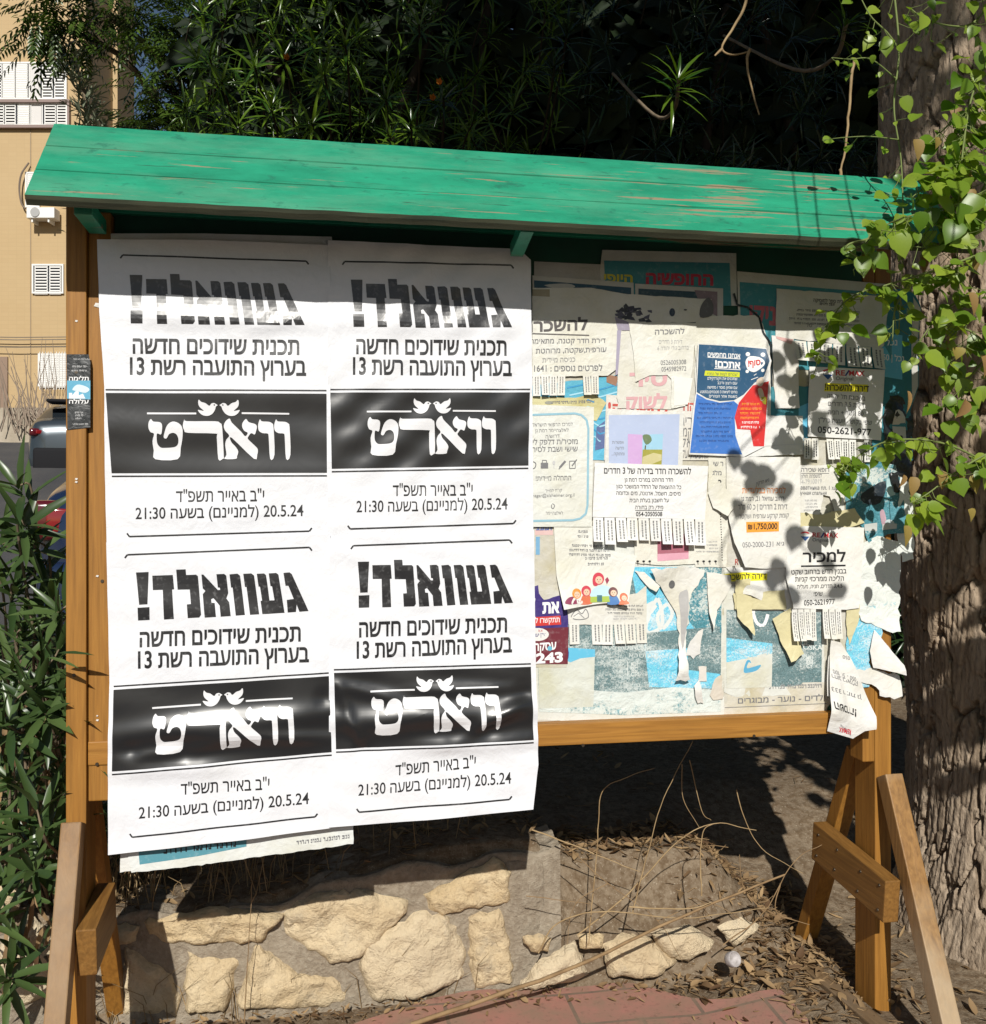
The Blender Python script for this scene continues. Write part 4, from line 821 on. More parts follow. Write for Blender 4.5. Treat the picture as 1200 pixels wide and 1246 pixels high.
# exclusive sale page
o = Paper('notice', [(884,556),(974,556),(974,640),(971,690),(932,692),(905,690),(892,660),(884,615)], 12, (0.79, 0.78, 0.75), 'white sale page with orange lines and an orange price box', 'notice', G_SM, amp=0.0012, gloss=0.35, jagged=0.2, curls=[(885,680,0.12,0.02)])
o.text('גיא חדקין', (920,591), (936,586), 4, GREY); o.text('למכירה בבלעדיות', (903,600), (956,600), 6, (0.72,0.26,0.08), 0.008)
o.text('רחוב עוזיאל 21, רמת גן', (902,609.5), (954,609), 4.6, GREY, 0.012); o.text("דירת 2 חדרים | כ 60 מ\"ר", (898,620), (958,619.5), 5.6, GREY, 0.008); o.text('קומת קרקע עורפית ושקטה', (899,631), (960,629.5), 4.6, GREY, 0.004)
o.patch('price_box', [(908,635),(948,634.5),(948,646.5),(908,648)], (0.80,0.33,0.045)); o.text('₪1,750,000', (910,644), (946,643.5), 5.8, K, 0.02); o.text('גיא', (945,664), (954,664), 4.6, GREY); o.text('050-2000-231', (902,666), (941,665), 5.2, GREY, 0.0); o.text('R', (891,687), (896,687), 6, (0.5,0.08,0.06), 0.02); o.done()
Paper('torn_paper', [(874,585),(890,600),(897,612),(884,628),(868,618),(862,600)], 13.5, (0.74, 0.73, 0.68), 'creased torn flap crossing the left edge of the sale page', 'paper scrap', jagged=0.5, amp=0.002, curls=[(884,626,0.06,0.012)]).done()
# text page with slips under the vine
o = Paper('notice', [(945,351),(1082,361),(1076,420),(1072,424),(944,410)], 6.2, (0.74, 0.73, 0.69), 'white text page with wide slips along its foot, high on the right under the roof', 'notice', G_SM, jagged=0.3, amp=0.001)
o.text('בית ספר למוסיקה', (990,367), (1026,369), 3.6, K, 0.01); o.scrib(994, 371, 1022, 371, 1, 3, K, 0.04, 'c'); o.scrib(960, 378, 1045, 394, 4, 2.6, GREY, 0.04); o.text('טל', (981,398), (988,398), 4, GREY); o.tabs(966, 414, 1076, 424, 26, 7, curl=0.012, ink=GREY); o.done()
def agency(o, x, y, k=1.0):                          # the balloon and the lettering beside it
    o.poly(smooth([(x,y-4*k),(x+6*k,y-6*k),(x+12*k,y-4*k),(x+10*k,y-3*k),(x+6*k,y-4.2*k),(x+2*k,y-3*k)]), (0.60,0.03,0.04)); o.poly([(x,y+0.6*k),(x+12*k,y+1*k),(x+6.4*k,y+7*k)], (0.02,0.09,0.30))
    o.text('RE', (x+16*k,y+1.6*k), (x+27*k,y+2*k), 5.2*k, (0.55,0.03,0.04), 0.018); o.line((x+27.5*k,y+2.4*k),(x+32*k,y-4.4*k),1.8*k,(0.03,0.05,0.25)); o.text('MAX', (x+32*k,y+2*k), (x+51*k,y+2.6*k), 5.2*k, (0.55,0.03,0.04), 0.018); o.text('Original', (x+16*k,y+7.4*k), (x+37*k,y+8*k), 3.6*k, GREY, 0.012)
o = Paper('notice', [(985,446),(1077,450),(1072,536),(1063,535),(983,531)], 11, (0.79, 0.78, 0.76), 'rent notice with a red and blue balloon logo and a yellow highlighted line', 'notice', G_SM, amp=0.0012, stain=0.05)
agency(o, 1001, 455, 1.0); o.patch('highlight', [(1004,466),(1056,468),(1056,477),(1003,476)], (0.80,0.72,0.02)); o.text('דירה להשכרה!', (1004,474.5), (1057,476.5), 6.4, K, 0.018); o.text('בשכונת תל יהודה', (1007,484), (1053,487.5), 4.8, GREY, 0.006); o.text('דירת 3.5 חדרים', (1008,493.5), (1052,496), 4.8, GREY, 0.006); o.text('80 מטר + חניה', (1008,504), (1051,506), 4.8, GREY, 0.006); o.text('שפי בקוש - יועצת נדל"ן', (996,513.5), (1061,517), 4.8, GREY, 0.006); o.text('050-2621-977', (995,526.5), (1060,530), 6.6, K, 0.014); o.tabs(978, 533, 1060, 536, 26, 9, missing=(2, 7), ink=K); o.done()
o = Paper('notice', [(974,566),(1010,566),(1030,572),(1027,600),(1028,628),(1018,628),(1010,604),(1002,602),(998,626),(974,626)], 8.5, (0.76, 0.75, 0.72), 'notice in two scripts with a torn notch, above the tall sale notice', 'notice', G_SM, jagged=0.3)
o.text('רופא שכירה', (975,574), (1009,574), 4.4, GREY, 0.01); o.line((975,576),(1009,576),0.6,GREY); o.text('למשפחה חולון', (975,582), (1000,581), 4, GREY); o.text('4-7910019', (975,589), (1000,588), 4.6, (0.4,0.4,0.4)); o.text('аватника пл. 1 хац', (974,595.5), (1021,596), 4, GREY, 0.01); o.text('учная спальня', (974,602), (1006,602), 3.8, GREY, 0.006); o.scrib(977, 610, 994, 622, 4, 2.2, (0.4,0.4,0.4), 0); o.done()
# tall sale notice
o = Paper('notice', [(960,646),(978,640),(1052,642),(1046,740),(1030,742),(963,740),(956,700)], 14, (0.80, 0.79, 0.76), 'tall sale notice with one big underlined word and a balloon logo above slips', 'notice', G_SM, amp=0.0012, stain=0.05, curls=[(958,735,0.1,0.014)])
agency(o, 974, 652, 0.9); o.text('למכיר', (977,684), (1029,683), 11, K, 0.022); o.line((975,689),(1029,688),2,K)
for s_, a, b, h, bd in (('בבנין חדש ברחוב שקט', (963,699),(1030,697.5),5,.008), ('הליכה ממרכזי קניות', (967,707.5),(1027,706.5),5,.008), ('3,4,5 חדרים, חניה, מעלית', (969,716),(1025,715),4,.004), ('שיפי', (990,725),(1001,725),4.6,.004), ('050-2621977', (977,736.5),(1016,735),5.4,.01)): o.text(s_, a, b, h, K, bd)
o.tabs(961, 741, 1032, 741, 36, 9, missing=(4, 8), lens=[1.05,1.05,1.02,1.06,1,0.98,1.0,1.0,1], curl=0.016); o.done()
# ragged teal paper at the right edge
o = Paper('torn_paper', [(1028,575),(1060,560),(1090,566),(1100,600),(1100,648),(1080,650),(1060,668),(1048,640),(1030,625)], 7, (0.3,0.3,0.3), 'ragged dark teal and black shiny paper heap at the right edge of the board', 'paper scrap', mat=F_TEAL, amp=0.004, jagged=0.8, curls=[(1095,640,0.07,0.02)])
o.poly(smooth([(1050,600),(1078,585),(1072,612),(1052,612)]), (0.02,0.03,0.04)); o.poly([(1079,582),(1090,583),(1090,602),(1080,605)], (0.42,0.60,0.62)); o.disc(1081,637,5,5,(0.42,0.5,0.52)); o.poly([(1052,638),(1068,636),(1068,646),(1052,646)], (0.50,0.52,0.50)); o.poly([(1074,638),(1088,637),(1088,643),(1074,645)], (0.50,0.52,0.50)); o.poly(smooth([(1071,624),(1076,620),(1078,634),(1074,640)]), (0.42,0.28,0.33)); o.done()
o = Paper('torn_paper', [(1074,478),(1098,484),(1112,505),(1110,560),(1108,610),(1092,612),(1076,560)], 6.5, (0.02,0.022,0.022), 'crumpled shiny black wrapping at the right edge below the teal poster', 'paper scrap', gloss=0.9, stain=0.02, jagged=0.8, amp=0.007, lam=(0.03,0.1), bs=2.2)
o.poly(smooth([(1088,500),(1102,508),(1100,545),(1088,535)]), (0.55,0.52,0.47), 0.001); o.done()
Paper('torn_paper', [(1096,580),(1112,590),(1112,680),(1098,684),(1092,650)], 7.8, (0.72, 0.72, 0.68), 'white ragged strip standing out past the right post', 'paper scrap', mat=F_PALE, amp=0.002, jagged=0.7).done()
Paper('poster', [(1048,662),(1068,652),(1098,660),(1094,768),(1085,770),(1066,762),(1048,755),(1040,730)], 8.4, (0.7,0.7,0.66), 'pale teal rubbed poster remnant at the lower right corner of the board', 'poster', mat=F_PALE, amp=0.002, jagged=0.8, curls=[(1090,768,0.06,0.01)]).done()
o = Paper('poster', [(1034,735),(1072,742),(1074,770),(1060,800),(1058,836),(1032,838),(1030,790)], 5.5, SKYB, 'bright blue torn remnant next to the right post, above the drooping page', 'poster', mat=F_SKY, amp=0.0015, jagged=0.8).done()
Paper('torn_paper', [(1064,766),(1076,782),(1094,808),(1096,820),(1080,816),(1061,812),(1058,792)], 12, (0.77, 0.76, 0.76), 'folded triangular white flap sticking out over the right post', 'paper scrap', jagged=0.3, curls=[(1090,815,0.14,0.03)]).done()
Paper('torn_paper', [(1040,816),(1064,813),(1094,822),(1095,846),(1085,850),(1076,848),(1066,836),(1048,830)], 10, (0.74, 0.73, 0.70), 'tattered white scrap hanging low over the right post', 'paper scrap', jagged=1.1, curls=[(1088,848,0.08,0.018)], amp=0.002).done()
# the notice that has come loose and hangs head down
o = Paper('notice', [(1012,779),(1024,782),(1036,802),(1048,832),(1061,870),(1060,885),(1048,888),(1036,898),(1003,888),(1005,850)], 26, (0.77, 0.76, 0.74), 'loose white notice drooping upside down over the end of the bottom rail', 'notice', amp=0.002, step=0.01, curls=[(1004,860,0.16,0.035),(1060,880,0.12,0.03)], waves=[wave(1012,782,1030,895,-0.008,0.012)])
for s_, a, b, h, bd in (('050', (1026,797),(1034,799),3.6,.004), ('מטר 50 - 050', (1012,814),(1040,824),4.4,.004), ('רחוב ביאליק', (1010,819),(1042,830),4.4,.004), ('333 רמת גן', (1008,834),(1046,846),4.4,.004)): o.text(s_[::1], b, a, h, GREY, bd)
o.text('השכרה!', (1038,862), (1008,851), 8, K, 0.02); o.text('RE/MAX', (1033,887), (1017,883), 5, (0.55,0.03,0.05), 0.03); o.text('Original', (1033,892), (1018,879), 3, GREY); o.done()
Paper('torn_paper', [(1005,846),(1008,800),(1014,786),(1016,850)], 22, (0.72, 0.71, 0.69), 'folded left edge of white paper behind the drooping notice', 'paper scrap', curls=[(1005,846,0.06,0.012)]).done()
# flyer in blue and red
o = Paper('flyer', [(849,417),(905,420),(933,424),(936,440),(934,462),(937,465),(931,543),(905,556),(838,553),(843,500),(847,478)], 12.5, (0.78, 0.78, 0.78), 'flyer with a dark blue top, a bright blue left half and a red right corner', 'flyer', G_SM, gloss=0.5, amp=0.0012, curls=[(935,440,0.09,0.014)])
top = [(850.5,419),(905,422),(931,425),(934,440),(929,458),(918,466),(905,480),(893,487),(876,488),(860,484),(848,477)]
o.patch('navy_field', top, (0.022,0.085,0.175), 0.0004, 0.7); o.patch('blue_field', [(848,479),(860,486),(876,490),(893,488),(899,493),(894,510),(895,530),(900,545),(903,553),(839.5,551)], (0.045,0.165,0.52), 0.0004, 0.7)
o.patch('red_field', [(916,469),(935,464),(930,543),(917,543),(913,523),(897,522),(894,508),(899,490)], (0.62,0.03,0.03), 0.0006, 0.6)
o.text('אנחנו מחפשים', (861,434), (901,436), 5, WHITE, 0.022); o.line((861,434.8),(901,436.8),0.8,WHITE); o.text('אתכם!', (870,447), (901,448.5), 7.2, WHITE, 0.035); o.line((869,448.5),(901,450),0.9,WHITE)
o.poly([(858,451),(900,453),(900,459),(857,457)], (0.62,0.66,0.03)); o.text('הצטרפו לצוות של המכון', (860,456.5), (898,457.5), 3, (0.05,0.1,0.1), 0.008)
for i, (xa, t_) in enumerate(((861,'שתכנים את ויקורדקילם'), (873,'עם רצון ורכב'), (861,'עם שמיון מוסר / סתישה'), (852,'נוחים ליציאת 3 מטבחים בסמבע'), (863,'בשעות אחר הצהרים'))): o.text(t_, (xa,462+i*5.4), (897,462.5+i*5.4), 2.9, WHITE, 0.004)
for i in range(9): o.scrib(850-i*0.6, 492.5+i*5.6, 892 if i not in (2,) else 880, 492.5+i*5.6, 1, 2.4, (0.02,0.06,0.22), 0.01, 'c')
for i in range(6): o.scrib(900+0.2*i, 493+i*5.6, 927-0.4*i, 493+i*5.6, 1, 2.8, (0.75,0.30,0.03) if i < 4 else WHITE, 0, 'c')
for a, b, r in ((910,431,2.6),(927,432,2.6),(909,452,2),(927,451,2)): o.disc(a, b, r, r, WHITE)
o.poly(smooth([(907,440),(911,434),(919,434),(926,437),(929,443),(924,449),(917,453),(910,450),(908,446)]), WHITE); o.text('סוף!', (910,446), (924,444), 6, (0.55,0.02,0.02), 0.03, 0.0012); o.line((914,462),(922,459),0.8,WHITE); o.line((917,457),(920,455),0.8,WHITE)
o.poly(smooth([(921,462),(927,459),(929,465),(926,470),(921,468)]), (0.62,0.52,0.42)); o.poly(smooth([(922,474),(927,473),(930,484),(926,488)]), (0.66,0.52,0.36)); o.poly(smooth([(926,484),(932,483),(932,492),(928,490)]), (0.45,0.42,0.03)); o.done()
# ------------------------------------------------------------------ low stone wall, kerb, litter
WALLP = empty('stone_wall', (-0.3, WY, PAVE), 'low rubble wall of cream limestone set in grey mortar behind the board', 'wall')
mm, nt, p = new_mat('mortar'); v = coords(nt)
n1 = noise(nt, v, 6, 8, 0.7); n2 = noise(nt, v, 60, 5, 0.7)
cc = mixc(nt, ramp(nt, n1, [(0.35, 0.0), (0.65, 1.0)]), (0.34, 0.285, 0.215), (0.23, 0.185, 0.135)); cc = mixc(nt, ramp(nt, n2, [(0.45, 0.0), (0.66, 0.6)]), cc, (0.42, 0.365, 0.285))
nt.links.new(cc, p.inputs['Base Color']); p.inputs['Roughness'].default_value = 0.95; p.inputs['Specular IOR Level'].default_value = 0.1; bump(nt, p, n2, 0.7, 0.02)
xs = np.linspace(-2.2, 0.67, 240); m_ = 46; V = []
for x in xs:
    zt_ = float(wall_top(x))+0.012*math.sin(x*11)+0.010*math.sin(x*27+1)
    for j in range(m_):
        if j < 30: z = 0.02+(zt_-0.02)*j/29; y = WY+0.006-0.012*(1-j/29)
        else: z = zt_+0.004*math.sin(j); y = WY+0.006+0.16*(j-29)/16
        V.append((x, y, z))
V = np.array(V); V[:, 1] += 0.005*fbm(V[:, 0]*13, V[:, 2]*13, 4); V[:, 2] += np.where(V[:, 1] > WY+0.012, 0.007*fbm(V[:, 0]*16, V[:, 1]*16, 7), 0)
from_np('mortar', V, grid_faces(240, m_), mm, WALLP, True)
ms, nt, p = new_mat('limestone'); v = coords(nt)
n1 = noise(nt, v, 7, 8, 0.68); n2 = noise(nt, v, 34, 6, 0.7); g = N(nt, 'ShaderNodeObjectInfo')
cc = mixc(nt, ramp(nt, n1, [(0.36, 0.0), (0.62, 1.0)]), (0.70, 0.56, 0.355), (0.58, 0.43, 0.24)); cc = mixc(nt, ramp(nt, n2, [(0.36, 0.5), (0.45, 0.0)]), cc, (0.34, 0.24, 0.13))
st_ = noise(nt, coords(nt, (2.6, 2.6, 2.6)), 1.0, 6, 0.65); cc = mixc(nt, ramp(nt, st_, [(0.50, 0.0), (0.68, 0.55)]), cc, (0.40, 0.29, 0.17)); gr_ = noise(nt, coords(nt, (11, 11, 11)), 1.0, 7, 0.75); cc = mixc(nt, ramp(nt, gr_, [(0.56, 0.0), (0.70, 0.5)]), cc, (0.33, 0.29, 0.23))
cc = mixc(nt, ramp(nt, g.outputs['Random'], [(0.0, 0.0), (0.5, 0.2), (1.0, 0.65)]), cc, (0.68, 0.59, 0.44))
nt.links.new(cc, p.inputs['Base Color']); p.inputs['Roughness'].default_value = 0.9; p.inputs['Specular IOR Level'].default_value = 0.15
bb = N(nt, 'ShaderNodeMath', operation='MULTIPLY_ADD'); nt.links.new(n1, bb.inputs[0]); bb.inputs[1].default_value = 2.0; nt.links.new(n2, bb.inputs[2]); bump(nt, p, bb.outputs[0], 0.9, 0.02)
def stone(poly, y, thick, parent, seed):
    c0 = (sum(q[0] for q in poly)/len(poly), sum(q[1] for q in poly)/len(poly)); poly = [(c0[0]+(q[0]-c0[0])*1.05, c0[1]+(q[1]-c0[1])*1.05) for q in poly]; poly = jag(poly, 1.5, 8); W = [PY(px, py, y) for px, py in poly]; pts = [(q.x, q.z) for q in W]
    if sum(a[0]*b[1]-b[0]*a[1] for a, b in zip(pts, pts[1:]+pts[:1])) < 0: pts = pts[::-1]
    bm = bmesh.new(); f = bm.faces.new([bm.verts.new((x, 0, z)) for x, z in pts]); bm.normal_update()
    bmesh.ops.triangulate(bm, faces=[f], ngon_method='EAR_CLIP'); bisect_grid(bm, 0.009)
    A = np.array(pts); Bn = np.roll(A, -1, 0); D = Bn-A; LL = (D**2).sum(1)+1e-12
    tilt = (rng.uniform(-0.06, 0.06), rng.uniform(-0.08, 0.08)); c = A.mean(0)
    for v in bm.verts:
        q = np.array((v.co.x, v.co.z)); t = np.clip(((q-A)*D).sum(1)/LL, 0, 1); d = np.sqrt((((A+D*t[:, None])-q)**2).sum(1).min())
        k = 1-math.exp(-d/0.0075); q2 = q*1.0
        h = thick*k+k*(float(fbm(q[0]*11, q[1]*11, seed))*0.010+float(fbm(q[0]*38, q[1]*38, seed+3))*0.0055)+k*((q-c)*np.array(tilt)).sum()
        fac = abs(float(vnoise(q[0]*7+3, q[1]*7, seed+9))); h += k*0.008*(1 if fac > 0.25 else 0)*0.8
        v.co.y = y-(h-0.012)
    bm.normal_update()
    for fc in bm.faces:
        if fc.normal.y > 0: fc.normal_flip()
    return from_bm('stone', bm, ms, parent, True)
z4 = lambda L_: [(130+x*.3083, 980+y*.3083) for x, y in L_]; z5 = lambda L_: [(480+x*.4, 980+y*.4) for x, y in L_]
ST = [z4([(155,470),(270,435),(400,410),(500,415),(690,435),(600,545),(450,550),(360,555),(220,540),(175,515)]), z4([(705,430),(850,355),(1000,345),(1180,385),(1175,430),(1080,530),(1000,600),(880,625),(770,545),(715,510)]),
 z4([(75,570),(130,600),(200,640),(260,700),(290,770),(280,835),(60,820),(55,700)]), z4([(320,590),(400,610),(520,620),(490,740),(460,820),(310,815),(308,700)]), z4([(585,560),(650,590),(720,640),(800,680),(900,690),(940,740),(930,790),(800,800),(560,800),(520,790),(560,660)]),
 z5([(-80,400),(0,380),(80,330),(165,350),(210,440),(200,530),(60,590),(-60,590),(-100,500)]), z5([(95,275),(200,220),(300,165),(355,205),(345,300),(240,315),(150,340),(110,320)]), z5([(230,350),(320,320),(355,420),(360,540),(250,555),(235,470)]),
 z4([(10,500),(70,470),(125,485),(110,540),(40,560),(5,540)]), [(2,1150),(40,1120),(72,1150),(66,1210),(20,1226),(-6,1200)], [(-40,1090),(0,1070),(30,1080),(20,1110),(-30,1130)], [(-60,1150),(-14,1140),(-10,1215),(-60,1230)]]
for i, s_ in enumerate(ST): stone(s_, WY-0.010, 0.022, WALLP, 20+i*5)
for i, s_ in enumerate([z5([(395,405),(440,395),(480,410),(470,450),(420,450)]), z5([(375,570),(440,480),(550,420),(590,520),(540,540)]), z5([(640,430),(700,395),(780,410),(860,480),(800,520),(660,525)]), z5([(780,390),(900,370),(975,420),(900,480),(840,470)]), z5([(990,375),(1060,345),(1115,370),(1040,435)]), z5([(560,400),(640,400),(640,440),(570,440)])]):
    stone(s_, WY-0.045, 0.026, WALLP, 90+i*5)
bm = bmesh.new(); a = PY(606, 1100, WY+0.01); b_ = PY(661, 1100, WY+0.01)
boxmm(bm, (a.x, WY-0.005, 0.05), (b_.x, WY+0.5, 0.492), 0.03); bmesh.ops.subdivide_edges(bm, edges=bm.edges[:], cuts=5, use_grid_fill=True)
for v in bm.verts: v.co += Vector((mnoise.noise(v.co*9), mnoise.noise(v.co*9+Vector((5, 1, 2))), mnoise.noise(v.co*7+Vector((1, 8, 2)))))*0.012
tag(from_bm('concrete_kerb', bm, mm, None, True), 'grey concrete kerb block running back from the end of the stone wall', 'kerb')

def gz(x, y): return float(hz(x, y))
DRY = leaf_mat('dry_leaf', (0.10, 0.055, 0.028), (0.40, 0.27, 0.14), 0.15, 0.7, 0.2)
def spots_r():
    q = rng.random()
    if q < 0.40: return rng.gauss(1.28, 0.16), rng.gauss(0.28, 0.2)
    if q < 0.53: return rng.uniform(-0.6, 1.1), WY-0.04-abs(rng.gauss(0, 0.05))
    if q < 0.8: return rng.uniform(0.6, 1.5), rng.uniform(0.5, 0.75)
    if q < 0.9: return rng.uniform(-0.7, 0.6), rng.uniform(WY+0.03, WY+0.25)
    return rng.uniform(-0.5, 2.0), rng.uniform(0.5, 2.0)
tw = Tubes()
for i in range(420):
    x, y = spots_r(); z = gz(x, y)+0.004; an = rng.uniform(0, 6.3); l = rng.uniform(0.02, 0.10)
    tw.add([(x, y, z), (x+l*.5*math.cos(an), y+l*.5*math.sin(an), z+rng.uniform(0, .012)), (x+l*math.cos(an+.3), y+l*math.sin(an+.3), z+rng.uniform(0, .01))], 0.0012, 4)
TWIG = simple('dry_twig', (0.30, 0.20, 0.105), 0.8, 0.2, var=(30, (0.19, 0.12, 0.06))); STRAW = simple('dry_stem', (0.40, 0.29, 0.155), 0.7, 0.25, var=(25, (0.25, 0.165, 0.08)))
tag(tw.build('twig_litter', TWIG), 'thin broken twigs scattered over the soil', 'twig litter', kind='stuff')
gr = Tubes()
for i in range(340):
    x = rng.choice([rng.uniform(-0.62, -0.05), rng.uniform(-0.62, -0.42), rng.uniform(-0.6, 0.55)]); y = rng.uniform(WY+0.01, WY+0.35) if rng.random() < .7 else WY+0.0; z = gz(x, y); an = rng.uniform(0, 6.3); l = rng.uniform(0.05, 0.2); b_ = rng.uniform(0.2, 0.8)*l
    gr.add([(x, y, z-.01), (x+b_*.3*math.cos(an), y+b_*.3*math.sin(an), z+l*.6), (x+b_*math.cos(an), y+b_*math.sin(an), z+l)], [0.0016, 0.0012, 0.0004], 3)
tag(gr.build('dry_grass', STRAW), 'sparse dry grass along the top of the low wall', 'grass', kind='stuff')
def stems(name, label, lines, rad, mat=STRAW, t0=2.62, cat='dry plant'):
    T = Tubes(); rad *= 0.64 if rad < .0055 else 0.8
    for ln in lines:
        pts = [at(px, py, t0+(dt[0] if dt else 0)) for px, py, *dt in ln]; sp_ = spline(pts, 7); n = len(sp_); sp_ = [q+Vector((mnoise.noise(q*23), mnoise.noise(q*23+Vector((7, 3, 1))), mnoise.noise(q*23+Vector((2, 9, 4)))))*rad*(0.5 if rad > .0055 else 1.3) for q in sp_]
        T.add(sp_, [rad*(1-0.6*i/n) for i in range(n)], 6)
    return tag(T.build(name, mat), label, cat)
stems('dry_plant', 'thin dry stem rising straight and bent over to the right at its tip', [[(715,1150),(717,1136),(726,1044),(730,975),(740,956),(765,945),(797,935)]], 0.0032)
stems('dry_plant', 'tall slanting dry stem reaching up to the bottom rail', [[(770,1110),(782,1063),(787,1044),(808,971),(843,902)]], 0.0032, t0=2.6)
stems('dry_plant', 'dry stem lying flat from the kerb block towards the middle', [[(648,1009),(697,1028),(740,1046),(780,1061)]], 0.0036, t0=2.68)
stems('dry_plant', 'arching dry stem that forks at its crown right of the middle', [[(703,1138),(766,1086),(824,1025),(870,1002),(920,1011)], [(854,1090),(853,1050),(856,1012),(868,1002)]], 0.0036, t0=2.64)
stems('dry_plant', 'pair of thin dry shoots drooping under the middle of the rail', [[(830,930),(831,971),(851,1007)], [(839,925),(854,986),(866,998)]], 0.0022, t0=2.7)
stems('dry_plant', 'dry shoot curving down to the foot of the right brace', [[(897,961),(904,990),(927,1032),(977,1063)]], 0.0026, t0=2.75)
stems('dry_plant', 'long low dry runner lying over the small stones', [[(655,1159),(678,1124),(732,1109),(832,1117),(935,1105)], [(766,1104),(840,1106),(866,1098)]], 0.0036, t0=2.58)
stems('dry_plant', 'upright reddish dry shoot in front of the left stones', [[(297,1250),(302,1160),(307,1075)], [(306,1098),(313,1085)]], 0.0024, TWIG, t0=2.5)
stems('bare_twig', 'bare grey twig tangled beside the right base plank', [[(880,1150),(930,1110),(965,1050),(1000,1028)], [(950,1075),(945,1110),(985,1125)], [(930,1110),(905,1080),(900,1040)]], 0.003, TWIG, t0=2.66, cat='twig')
stems('bare_twig', 'loose dark bare twig sprawling over the slope beside the stones', [[(690,1030),(740,1075),(800,1120),(830,1170)], [(740,1075),(700,1100),(690,1150)], [(800,1120),(860,1100),(905,1120)], [(640,1090),(720,1100)]], 0.0022, TWIG, t0=2.6, cat='twig')
stems('stick', 'long straight brown stick lying across the foot of the wall', [[(500,1247,-.12),(680,1184,-.06),(820,1120,0.0),(955,1064,.07)]], 0.0078, TWIG, t0=2.57, cat='stick')
stems('stake', 'short brown stake leaning beside the left braced post', [[(136,1236),(141,1180),(146,1112)]], 0.012, TWIG, t0=2.55, cat='stake')
pc = at(888, 1168, 2.67); bm = bmesh.new()
prof = [(0.0, 0.0), (0.022, 0.0), (0.025, 0.006), (0.025, 0.03), (0.023, 0.032), (0.021, 0.012), (0.0, 0.010)]; rings = []
for r_, h_ in prof: rings.append([bm.verts.new((r_*math.cos(k*math.pi/10), r_*math.sin(k*math.pi/10), h_)) for k in range(20)])
for a, b_ in zip(rings, rings[1:]):
    for k in range(20): bm.faces.new((a[k], a[(k+1) % 20], b_[(k+1) % 20], b_[k]))
bmesh.ops.remove_doubles(bm, verts=bm.verts, dist=1e-5); bm.transform(Matrix.Translation(pc) @ Matrix.Scale(0.8, 4) @ Matrix.Rotation(R(62), 4, 'X') @ Matrix.Rotation(R(15), 4, 'Y'))
tag(from_bm('plastic_cap', bm, simple('white_plastic', (0.44, 0.41, 0.41), 0.6, var=(60, (0.22, 0.20, 0.19))), None, True), 'round white plastic cap lying on the leaf litter near the right foot', 'cap')

# ------------------------------------------------------------------ foliage tools
LANCE = ([0, .16, .45, .78, 1], [0, .75, 1, .6, 0]); OVATE = ([0, .05, .20, .42, .64, .82, .92, 1], [0, .62, .98, 1, .76, .36, .13, 0])
def leaves_np(P, D, U, Ln, Wd, prof=LANCE, droop=0.25, fold=0.22):
    P, D, U = (np.asarray(q, float) for q in (P, D, U)); Ln = np.asarray(Ln, float)[:, None]; Wd = np.asarray(Wd, float)[:, None]
    D = D/np.linalg.norm(D, axis=1, keepdims=True); S = np.cross(D, U); S /= np.linalg.norm(S, axis=1, keepdims=True)+1e-9; Nn = np.cross(S, D)
    T, W_ = prof; m = len(T); cols = []; droop = np.asarray(droop, float).reshape(-1, 1) if np.ndim(droop) else droop
    cols.append(P)
    for t, w_ in zip(T[1:-1], W_[1:-1]):
        c = P+D*Ln*t-Nn*Ln*droop*t*t; cols += [c+S*Wd*w_/2+Nn*Wd*w_*fold, c, c-S*Wd*w_/2+Nn*Wd*w_*fold]
    cols.append(P+D*Ln-Nn*Ln*droop)
    V = np.stack(cols, 1); k = V.shape[1]; f = [(0, 2, 1), (0, 3, 2)]
    for i in range(m-3):
        a = 1+3*i; b_ = a+3; f += [(a, a+1, b_+1), (a, b_+1, b_), (a+1, a+2, b_+2), (a+1, b_+2, b_+1)]
    a = 1+3*(m-3); f += [(a, a+1, k-1), (a+1, a+2, k-1)]
    f = np.array(f); n = len(P)
    return V.reshape(-1, 3), (f[None]+np.arange(n)[:, None, None]*k).reshape(-1, 3)
class Foliage:
    def __init__(s): s.q = [[], [], [], [], [], []]
    def leaf(s, p, d, u, l, w_, dr=0.25):
        for a, b_ in zip(s.q, (tuple(p), tuple(d), tuple(u), l, w_, dr)): a.append(b_)
    def whorl(s, p, ax_, n, l, w_, spread=(0.2, 1.0), dr=0.25):
        ax_ = Vector(ax_).normalized(); e = ax_.orthogonal().normalized(); f = ax_.cross(e); a0 = rng.uniform(0, 6.3)
        for i in range(n):
            an = a0+i*2.4; k = (i+0.5)/n; el = spread[0]+(spread[1]-spread[0])*(1-k)+rng.uniform(-.15, .15)
            r_ = e*math.cos(an)+f*math.sin(an); d = ax_*math.cos(el*1.5)+r_*math.sin(el*1.5)
            s.leaf(Vector(p)-ax_*l*0.5*(1-k), d, ax_*0.8+Vector((0, 0, .3))+r_*.05, l*rng.uniform(.7, 1.1), w_*rng.uniform(.8, 1.15), dr*rng.uniform(.2, 1.6))
    def build(s, name, mat, parent=None, prof=LANCE, fold=0.22):
        V, f = leaves_np(*s.q[:5], prof=prof, droop=np.array(s.q[5]), fold=fold); return from_np(name, V, f, mat, parent, True)
OLE = leaf_mat('oleander_leaf', (0.030, 0.060, 0.018), (0.085, 0.135, 0.040), 0.18, 0.33)
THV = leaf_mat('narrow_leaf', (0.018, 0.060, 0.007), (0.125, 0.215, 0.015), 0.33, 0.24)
THV_SHADED = leaf_mat('narrow_leaf', (0.007, 0.020, 0.005), (0.024, 0.055, 0.011), 0.12, 0.26)  # darkened copy of the narrow leaf, deep shade painted into its colour
